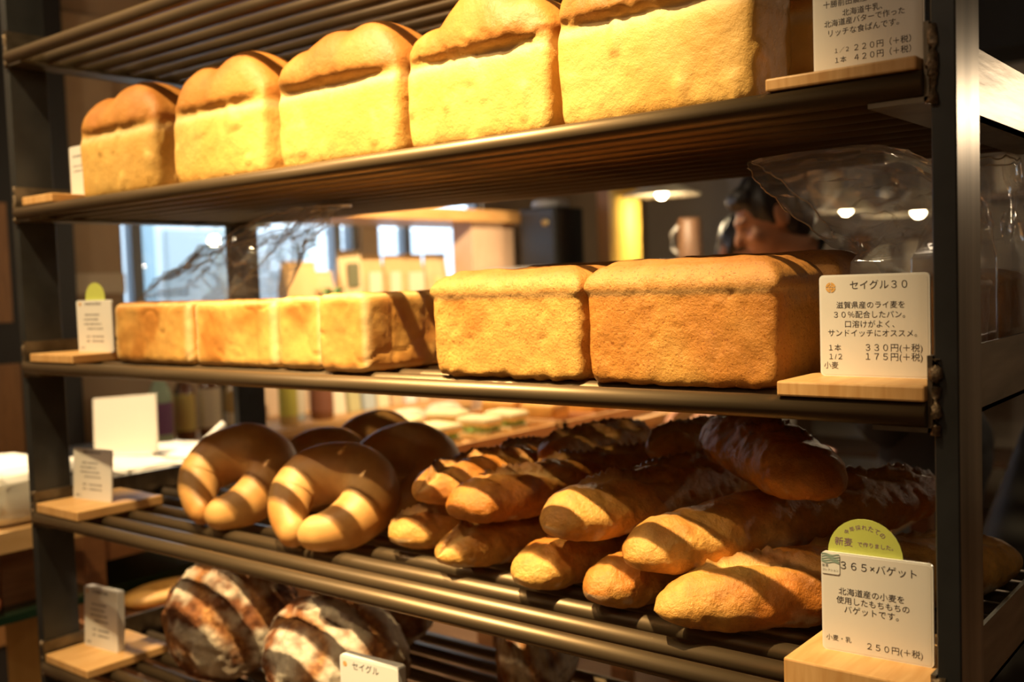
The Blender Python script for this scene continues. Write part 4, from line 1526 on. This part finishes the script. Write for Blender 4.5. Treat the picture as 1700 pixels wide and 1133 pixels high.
def sandwich(loc, rz, label, s=1.0):
    t = thing('sandwich', label, 'sandwich', loc, rz, 'sandwiches on the tray')
    for k, (z0, z1) in enumerate(((0, 0.024), (0.034, 0.060))):
        bm = bmesh.new()
        b_box(bm, (-0.055 * s, -0.04 * s, z0), (0.055 * s, 0.04 * s, z1), 0.011, 3)
        from_bm('bread_slice', bm, SB, t, True)
    bm = bmesh.new()
    n = 24
    lo_ = [bm.verts.new(((0.058 + 0.005 * math.sin(k * 2.1)) * math.cos(k * 2 * math.pi / n) * s, (0.043 + 0.005 * math.sin(k * 2.9)) * math.sin(k * 2 * math.pi / n) * s, 0.024 + 0.003 * math.sin(k * 1.7))) for k in range(n)]
    hi_ = [bm.verts.new((v.co.x * 0.9, v.co.y * 0.9, 0.035)) for v in lo_]
    for k in range(n):
        bm.faces.new((lo_[k], lo_[(k + 1) % n], hi_[(k + 1) % n], hi_[k]))
    bm.faces.new(lo_[::-1])
    bm.faces.new(hi_)
    from_bm('lettuce', bm, LET, t)
    return t


sandwich((-0.29, 1.17, ITZ + 0.010), 0.3, 'pale square sandwich at the outer corner of its tray')
sandwich((-0.10, 1.12, ITZ + 0.010), -0.1, 'pale sandwich at the rack-side corner of the tray')
sandwich((-0.26, 1.33, ITZ + 0.010), 0.2, 'pale sandwich near the kraft-bag side of the tray')
sandwich((-0.09, 1.27, ITZ + 0.010), 0.1, 'pale sandwich in the middle of the tray')
sandwich((-0.10, 1.40, ITZ + 0.010), 0.0, 'pale sandwich next to the orange cakes')
CAKE = mat('cake_orange', (0.66, 0.32, 0.06), 0.5, noise=0.15, nscale=50, bump=0.2)
for k, (x, y, rz, lb) in enumerate(((-0.27, 1.60, 0.2, 'orange cake block beside the sandwiches'), (-0.10, 1.58, 0.1, 'orange cake block at the rack-side edge of its tray'), (-0.24, 1.76, -0.1, 'orange cake block in the middle of its tray'), (-0.07, 1.74, 0.15, 'orange cake block in front of the browner bun'))):
    t = thing('cake_block', lb, 'cake', (x, y, ITZ + 0.010), rz, 'orange cakes on the tray')
    bm = bmesh.new()
    b_box(bm, (-0.06, -0.05, 0), (0.06, 0.05, 0.065), 0.014, 3)
    from_bm('crumb', bm, CAKE, t, True)
    bm = bmesh.new()
    b_box(bm, (-0.062, -0.052, 0), (0.062, 0.052, 0.022), 0.004, 1)
    from_bm('paper_case', bm, mat('case_brown', (0.36, 0.15, 0.05), 0.6), t)
for k, (x, y) in enumerate(((-0.12, 1.91), (-0.28, 1.91))):
    bm = bmesh.new()
    b_ell(bm, (0, 0, 0.03), (0.06, 0.055, 0.042), None, 24, 14)
    for v in bm.verts:
        v.co.z = max(v.co.z, 0.0)
    o = from_bm('bun', bm, mat('bun_brown', (0.42, 0.18, 0.06), 0.45, noise=0.2, nscale=30), None, True)
    o.location = (x, y, ITZ + 0.0095)
    tag(o, ['browner round bun at the far rack-side end of the cake tray', 'browner round bun at the far window-side end of the cake tray'][k], 'bun', 'buns on the cake tray')
for k, (x, y) in enumerate(((-0.449, 1.20), (-0.451, 1.36), (-0.451, 1.52))):
    bm = bmesh.new()
    b_ell(bm, (0, 0, 0.028), (0.05, 0.08, 0.036), None, 24, 14)
    for v in bm.verts:
        v.co.z = max(v.co.z, 0.0)
        v.co.x += 0.006 * math.sin(v.co.y * 60)
    o = from_bm('floured_roll', bm, mat('floured', (0.66, 0.50, 0.32), 0.7, noise=0.2, nscale=40), None, True)
    o.location = (x, y, ITZ - 0.001)
    tag(o, ['floured oval roll beside the outer sandwich', 'floured oval roll in the middle of its row', 'floured oval roll beside the cake tray'][k], 'bread', 'floured rolls on the island table')

# ------------------------------------------------------------------ side table with white parcels
sd = thing('side_table', 'black-edged side table with white parcels, beyond the rack end', 'table', (-0.80, 0.40, FLOORZ))
box('table_top', (-0.38, -0.10, 0.845), (0.36, 0.45, 0.868), BLACK, sd, 0.003)
box('apron_board', (-0.34, -0.07, 0.70), (0.335, 0.41, 0.800), OAKD, sd)
box('lower_shelf', (-0.36, -0.09, 0.525), (0.42, 0.43, 0.575), OAKD, sd)
box('base_board', (-0.34, -0.07, 0.0), (0.36, 0.41, 0.10), OAKD, sd)
for x in (-0.36, 0.30):
    for y in (-0.08, 0.37):
        box('leg', (x, y, 0.0), (x + 0.05, y + 0.05, 0.845), OAKD, sd)
SDZ = FLOORZ + 0.868
cr = box('green_crate', (-0.98, 0.36, FLOORZ + 0.575), (-0.535, 0.74, FLOORZ + 0.618), mat('crate_green', (0.02, 0.065, 0.025), 0.5), None, 0.004)
tag(cr, 'flat dark green crate on the side table\'s lower shelf', 'crate')
for k, (lo_, hi_, lb) in enumerate((((-0.78, 0.44, 0), (-0.46, 0.60, 0.032), 'long white paper parcel along the rack-side edge of the side table'), ((-0.80, 0.62, 0), (-0.50, 0.80, 0.030), 'long white paper parcel behind the first on the side table'), ((-0.47, 0.03, 0.0), (-0.24, 0.20, 0.115), 'white bundle wrapped in paper on the oak stand'))):
    bm = bmesh.new()
    b_box(bm, (lo_[0], lo_[1], SDZ + lo_[2]), (hi_[0], hi_[1], SDZ + hi_[2]), 0.010 if k < 2 else 0.035, 3)
    bmesh.ops.subdivide_edges(bm, edges=bm.edges[:], cuts=2, use_grid_fill=True)
    rr = random.Random(k)
    for v in bm.verts:
        if v.co.z > SDZ + 0.01:
            v.co += Vector((rr.uniform(-.004, .004), rr.uniform(-.004, .004), rr.uniform(-.004, .004)))
    o = from_bm('paper_parcel', bm, WHITE, None, True)
    tag(o, lb, 'parcel', 'white parcels on the side table')
sg = thing('notice_stand', 'white notice sheet standing upright on the side table', 'sign', (-0.665, 0.56, SDZ + 0.034), math.radians(36))
bm = bmesh.new()
rounded_panel(bm, 0.165, 0.150, 0.006, 0.003)
s1_ = from_bm('sheet', bm, mat('notice_white', (0.78, 0.72, 0.58), 0.6), sg)
s1_.rotation_euler = (math.radians(-10), math.radians(-3), 0)
box('foot', (-0.07, -0.01, 0), (0.07, 0.05, 0.005), ACR, sg)
# chopstick-like paper tube
bm = bmesh.new()
b_cyl(bm, (-0.52, 0.66, SDZ + 0.036), (-0.47, 0.72, SDZ + 0.106), 0.008, None, 12)
o = from_bm('paper_tube', bm, WHITE, None, True)
tag(o, 'thin white paper tube leaning up from a parcel', 'tube')
# oak display stand with glass shelf, beside the rack's far post
ds = thing('display_stand', 'oak stand with a glass shelf next to the rack\'s far post', 'stand', (-0.30, 0.02, FLOORZ))
box('side_panel', (-0.11, 0.10, 0.0), (0.04, 0.125, 0.69), wood('oak_light', (0.62, 0.36, 0.09), (0.72, 0.44, 0.13), 8, (3, 3, 0.3), 0.5), ds)
box('glass_shelf', (-0.25, -0.05, 0.69), (0.07, 0.22, 0.705), mat('glass_edge', (0.012, 0.035, 0.02), 0.1, 0, 0.6), ds)
box('glass_shelf', (-0.25, -0.05, 0.30), (0.07, 0.22, 0.312), MATS['glass_edge'], ds)
box('tray_board', (-0.30, -0.06, 0.828), (0.08, 0.22, 0.868), wood('tray_board', (0.62, 0.38, 0.16), (0.72, 0.47, 0.22), 8, (3, 1, 3)), ds)
for x in (-0.24, -0.05):
    box('spacer', (x, 0.05, 0.705), (x + 0.05, 0.18, 0.828), OAKD, ds)
for k in range(4):
    bm = bmesh.new()
    b_ell(bm, (0, 0, 0.022), (0.022, 0.03, 0.024), None, 16, 10)
    o = from_bm('biscuit', bm, mat('cookie_red', (0.40, 0.11, 0.04), 0.4, noise=0.3, nscale=60), None, True)
    o.location = (-0.38 + 0.042 * k, 0.00 + 0.005 * k, FLOORZ + 0.706)
    tag(o, 'small reddish-brown biscuit on the glass shelf', 'biscuit', 'biscuits on the glass shelf')
# orange flat bread on the lower shelf of the side table
fb = thing('flat_bread', 'orange oval flat bread with a hole, lying below the side table', 'bread', (-0.452, 0.52, FLOORZ + 0.575))
bm = bmesh.new()
n1, n2 = 32, 10
for i in range(n1):
    pass
P = np.zeros((n1 + 1, n2, 3))
for i in range(n1 + 1):
    a = 2 * math.pi * i / n1
    for k in range(n2):
        b = 2 * math.pi * k / n2
        rr_ = 0.05 + 0.032 * math.cos(b)
        P[i, k] = (rr_ * math.cos(a) * 0.8, rr_ * math.sin(a) * 1.4, 0.018 + 0.018 * math.sin(b))
me = grid_mesh('crust', P, True, False)
link('crust', me, mat('flat_orange', (0.66, 0.36, 0.10), 0.5, noise=0.15, nscale=50), fb)

# draped black cover with fittings, beyond the rear corner of the rack
dc = thing('covered_machine', 'tall machine under a pointed black cover beyond the rack\'s near end', 'machine', (1.28, 1.30, FLOORZ))
bm = bmesh.new()
n = 36
prof = [(0.42, 0.0), (0.40, 0.25), (0.31, 0.60), (0.17, 0.78), (0.06, 0.95), (0.015, 1.02)]
rings_ = []
for r, z in prof:
    rings_.append([bm.verts.new(((r * (1 + 0.08 * math.sin(5 * a) * (1 - z)) * math.cos(a)) * 0.55, r * (1 + 0.08 * math.sin(5 * a) * (1 - z)) * math.sin(a) * 0.55, z)) for a in [2 * math.pi * k / n for k in range(n)]])
for a, b in zip(rings_, rings_[1:]):
    for k in range(n):
        bm.faces.new((a[k], a[(k + 1) % n], b[(k + 1) % n], b[k]))
bm.faces.new(rings_[0][::-1])
bm.faces.new(rings_[-1])
from_bm('cover', bm, mat('black_cloth', (0.010, 0.009, 0.009), 0.6), dc, True)
for k, (x, y, z) in enumerate(((-0.02, -0.115, 0.72), (0.02, -0.112, 0.74), (0.05, -0.10, 0.725), (0.0, -0.135, 0.66), (0.045, -0.125, 0.665))):
    bm = bmesh.new()
    b_ell(bm, (x, y, z), (0.011, 0.011, 0.011), None, 12, 8)
    from_bm('knob', bm, mat('knob_steel', (0.5, 0.45, 0.4), 0.2, 1.0), dc, True)

# ------------------------------------------------------------------ the bakers
def baker(label, loc, face, headz, seed, hairc, bend, arms=True, scale=1.0):
    """a standing person; local +Y is the way the person faces, origin between the feet"""
    t = thing('person', label, 'person', loc, face)
    H = headz - loc[2]                      # height of the crown above the floor
    s = H / 1.66
    fwd = bend                               # how far the head leans forward
    sh = Vector((0, 0.25 * fwd, 1.36 * s))   # shoulders' centre
    hip = Vector((0, -0.02, 0.86 * s))
    hc = Vector((0, 0.25 * fwd + 0.10 + 0.08 * fwd, H - 0.125))
    bm = bmesh.new()
    # trunk
    b_ell(bm, hip, (0.165, 0.115, 0.13))
    b_ell(bm, (hip + sh) / 2, (0.150, 0.105, 0.24))
    b_ell(bm, sh + Vector((0, 0, -0.10)), (0.180, 0.110, 0.16))
    b_caps(bm, sh + Vector((-0.155, 0, -0.02)), sh + Vector((0.155, 0, -0.02)), 0.062, 0.062)
    # neck
    b_caps(bm, sh + Vector((0, 0.0, 0.0)), hc + Vector((0, -0.035, -0.07)), 0.058, 0.052)
    # legs
    for x in (-1, 1):
        k_ = Vector((x * 0.09, 0.02, 0.47 * s))
        b_caps(bm, hip + Vector((x * 0.085, 0, -0.03)), k_, 0.085, 0.056)
        b_caps(bm, k_, Vector((x * 0.09, -0.02, 0.08)), 0.055, 0.036)
        b_caps(bm, Vector((x * 0.09, -0.03, 0.045)), Vector((x * 0.10, 0.15, 0.035)), 0.042, 0.034)
    # arms: reaching forward and down to the work
    hands = []
    for x in (-1, 1):
        a = sh + Vector((x * 0.185, 0, -0.03))
        e = a + Vector((x * 0.055, 0.10, -0.25 * s))
        w = e + Vector((-x * 0.075, 0.22, -0.07))
        b_caps(bm, a, e, 0.050, 0.040)
        b_caps(bm, e, w, 0.040, 0.026)
        d = (w - e).normalized()
        side = Vector((1, 0, 0))
        palm = w + d * 0.055
        b_ell(bm, palm, (0.040, 0.050, 0.016), Matrix.Rotation(-0.25, 3, 'X'))
        for q, (off, ln) in enumerate(((-0.030, 0.062), (-0.010, 0.075), (0.010, 0.070), (0.029, 0.054))):
            b0 = palm + d * 0.040 + side * off
            k1 = b0 + d * ln * 0.5 + Vector((0, 0, -0.006))
            k2 = k1 + d * ln * 0.38 + Vector((0, 0, -0.020))
            b_caps(bm, b0, k1, 0.0092, 0.0085, 10)
            b_caps(bm, k1, k2, 0.0085, 0.0075, 10)
        th0 = palm + side * (-x * 0.034) - d * 0.015
        th1 = th0 + side * (-x * 0.026) + d * 0.034
        b_caps(bm, th0, th1, 0.011, 0.010, 10)
        b_caps(bm, th1, th1 + d * 0.028 + side * (x * 0.004), 0.010, 0.008, 10)
        hands.append(w)
    # head, tilted down with the bend
    rot = Matrix.Rotation(-0.42 * fwd, 3, 'X')

    def hp(x, y, z):
        return hc + rot @ Vector((x, y, z))
    b_ell(bm, hp(0, -0.012, 0.025), (0.074, 0.094, 0.098), rot)
    b_ell(bm, hp(0, 0.024, -0.035), (0.060, 0.066, 0.080), rot)
    b_ell(bm, hp(0, 0.050, -0.098), (0.028, 0.026, 0.022), rot)       # chin
    b_ell(bm, hp(0, 0.082, 0.020), (0.048, 0.014, 0.013), rot)        # brow
    b_caps(bm, hp(0, 0.084, 0.012), hp(0, 0.108, -0.030), 0.009, 0.014, 10)   # nose
    b_ell(bm, hp(0, 0.080, -0.062), (0.024, 0.013, 0.008), rot)       # lips
    b_ell(bm, hp(0, 0.076, -0.074), (0.021, 0.013, 0.008), rot)
    for x in (-1, 1):
        b_ell(bm, hp(x * 0.040, 0.062, -0.030), (0.022, 0.022, 0.024), rot)      # cheek
        b_ell(bm, hp(x * 0.078, -0.012, -0.005), (0.010, 0.022, 0.034), rot)     # ear
    me = voxel(bm, 0.007, 4)
    co = getco(me)
    skin = np.tile(np.array((0.50, 0.235, 0.125)), (len(co), 1))
    skin = skin * (1 + 0.06 * fbm(co * 20, 2, seed))[:, None]
    for x in (-1, 1):
        ec = np.array(hp(x * 0.030, 0.084, 0.002))
        d_ = np.linalg.norm((co - ec) * np.array((0.6, 1, 1.6)), axis=1)
        skin = mix3(skin, np.array((0.03, 0.02, 0.02)), np.exp(-(d_ / 0.010) ** 2))
        bc = np.array(hp(x * 0.030, 0.090, 0.022))
        d_ = np.linalg.norm((co - bc) * np.array((0.45, 1, 2.2)), axis=1)
        skin = mix3(skin, np.array((0.04, 0.025, 0.02)), 0.9 * np.exp(-(d_ / 0.010) ** 2))
    lc = np.array(hp(0, 0.090, -0.068))
    d_ = np.linalg.norm((co - lc) * np.array((0.6, 0.8, 1.6)), axis=1)
    skin = mix3(skin, np.array((0.42, 0.13, 0.10)), 0.8 * np.exp(-(d_ / 0.014) ** 2))
    setcol(me, skin)
    link('body', me, SKIN, t)
    # hair
    bm = bmesh.new()
    b_ell(bm, hp(0, -0.024, 0.036), (0.083, 0.098, 0.100), rot, 32, 20)
    b_ell(bm, hp(0, -0.055, -0.015), (0.072, 0.062, 0.080), rot)
    b_ell(bm, hp(0, 0.050, 0.075), (0.062, 0.042, 0.034), rot)
    for x in (-1, 1):
        b_ell(bm, hp(x * 0.072, 0.010, 0.020), (0.012, 0.018, 0.040), rot)
    me = voxel(bm, 0.006, 2)
    co = getco(me)
    no = getno(me)
    lockn = vn(co * np.array((60, 60, 18)), seed + 3)
    setco(me, co + no * (0.004 * lockn)[:, None])
    link('hair', me, mat('hair_black', (0.018, 0.013, 0.011), 0.45), t)
    # shirt
    bm = bmesh.new()
    b_ell(bm, hip, (0.180, 0.130, 0.15))
    b_ell(bm, (hip + sh) / 2, (0.166, 0.122, 0.25))
    b_ell(bm, sh + Vector((0, 0, -0.10)), (0.194, 0.126, 0.165))
    b_caps(bm, sh + Vector((-0.16, 0, -0.02)), sh + Vector((0.16, 0, -0.02)), 0.074, 0.074)
    b_caps(bm, sh, sh + (hc - sh) * 0.22, 0.075, 0.066)
    for x in (-1, 1):
        a = sh + Vector((x * 0.185, 0, -0.03))
        e = a + Vector((x * 0.055, 0.10, -0.25 * s))
        b_caps(bm, a, e, 0.064, 0.056)
        b_caps(bm, e, e + Vector((-x * 0.02, 0.06, -0.02)), 0.056, 0.054)
    me = voxel(bm, 0.008, 3)
    co = getco(me)
    no = getno(me)
    setco(me, co + no * (0.005 * fbm(co * 14, 2, seed + 8))[:, None])
    link('shirt', me, mat('shirt_black', (0.016, 0.015, 0.016), 0.75), t)
    # collar
    bm = bmesh.new()
    cdir = (hc + Vector((0, -0.035, -0.07)) - sh).normalized()
    cc = sh + (hc - sh) * 0.24
    q = cdir.to_track_quat('Z', 'Y')
    r0 = []
    for rr_, dz in ((0.080, -0.012), (0.074, 0.026), (0.068, 0.026), (0.074, -0.012)):
        r0.append([bm.verts.new(cc + q @ Vector((rr_ * math.cos(a), rr_ * math.sin(a), dz))) for a in [2 * math.pi * k / 28 for k in range(28)]])
    for a, b in zip(r0, r0[1:] + r0[:1]):
        for k in range(28):
            bm.faces.new((a[k], a[(k + 1) % 28], b[(k + 1) % 28], b[k]))
    from_bm('collar', bm, mat('collar_cream', (0.62, 0.56, 0.46), 0.7), t, True)
    # trousers
    bm = bmesh.new()
    b_ell(bm, hip + Vector((0, 0, -0.03)), (0.178, 0.132, 0.13))
    for x in (-1, 1):
        k_ = Vector((x * 0.09, 0.02, 0.47 * s))
        b_caps(bm, hip + Vector((x * 0.085, 0, -0.03)), k_, 0.098, 0.072)
        b_caps(bm, k_, Vector((x * 0.09, -0.02, 0.10)), 0.071, 0.056)
    link('trousers', voxel(bm, 0.010, 3), mat('trousers_dark', (0.03, 0.028, 0.03), 0.8), t)
    # apron
    bm = bmesh.new()
    n = 13
    rows = []
    for (z, wd, y) in ((sh.z - 0.12, 0.11, sh.y + 0.135), ((sh.z + hip.z) / 2 + 0.02, 0.15, (sh.y + hip.y) / 2 + 0.135), (hip.z + 0.05, 0.175, hip.y + 0.150), (hip.z - 0.18, 0.19, hip.y + 0.155), (hip.z - 0.36, 0.20, hip.y + 0.150)):
        rows.append([(wd * (2 * k / (n - 1) - 1), y - 0.085 * (2 * k / (n - 1) - 1) ** 2 + 0.006 * math.sin(k * 1.9 + z * 9), z) for k in range(n)])
    fr = [[bm.verts.new(p) for p in r] for r in rows]
    bk = [[bm.verts.new((p[0], p[1] - 0.004, p[2])) for p in r] for r in rows]
    for a, b in zip(fr, fr[1:]):
        for k in range(n - 1):
            bm.faces.new((a[k], a[k + 1], b[k + 1], b[k]))
    for a, b in zip(bk, bk[1:]):
        for k in range(n - 1):
            bm.faces.new((a[k + 1], a[k], b[k], b[k + 1]))
    for k in range(n - 1):
        bm.faces.new((fr[0][k + 1], fr[0][k], bk[0][k], bk[0][k + 1]))
        bm.faces.new((fr[-1][k], fr[-1][k + 1], bk[-1][k + 1], bk[-1][k]))
    for q_ in range(len(fr) - 1):
        bm.faces.new((fr[q_][0], fr[q_ + 1][0], bk[q_ + 1][0], bk[q_][0]))
        bm.faces.new((fr[q_ + 1][-1], fr[q_][-1], bk[q_][-1], bk[q_ + 1][-1]))
    from_bm('apron', bm, mat('apron_black', (0.02, 0.018, 0.018), 0.8), t, True)
    return t


SKIN = bread_mat('skin', 200, 0.12, 0.5, 0.0008, None, 0.4, 0.05, 30)
# facing across the shop, towards the windows
baker('person in a black shirt with cream collar, short dark hair, looking down at work', (0.86, 2.07, FLOORZ), math.radians(128), 0.135, 91, None, 1.0)
baker('person with dark hair bending low behind the baker in the cream collar', (-0.19, 2.60, FLOORZ), math.radians(240), 0.055, 95, None, 0.9)
# work bench in front of the near baker
wb = thing('work_bench', 'low pale wood work bench in front of the baker', 'bench', (0.62, 1.62, FLOORZ))
box('bench_top', (-0.40, -0.28, 0.74), (0.38, 0.12, 0.775), wood('bench_wood', (0.50, 0.30, 0.13), (0.58, 0.36, 0.17), 8, (0.6, 6, 1)), wb, 0.003)
for x in (-0.37, 0.31):
    for y in (-0.25, 0.05):
        box('leg', (x, y, 0), (x + 0.045, y + 0.045, 0.74), OAKD, wb)
bw = thing('mixing_bowl', 'reddish-brown mixing bowl on the work bench', 'bowl', (0.68, 1.50, FLOORZ + 0.775))
bm = bmesh.new()
b_lathe(bm, [(0.05, 0), (0.09, 0.03), (0.125, 0.10), (0.128, 0.10), (0.122, 0.10), (0.085, 0.034), (0.04, 0.008)], seg=32)
from_bm('bowl', bm, mat('bowl_red', (0.30, 0.10, 0.05), 0.4), bw, True)
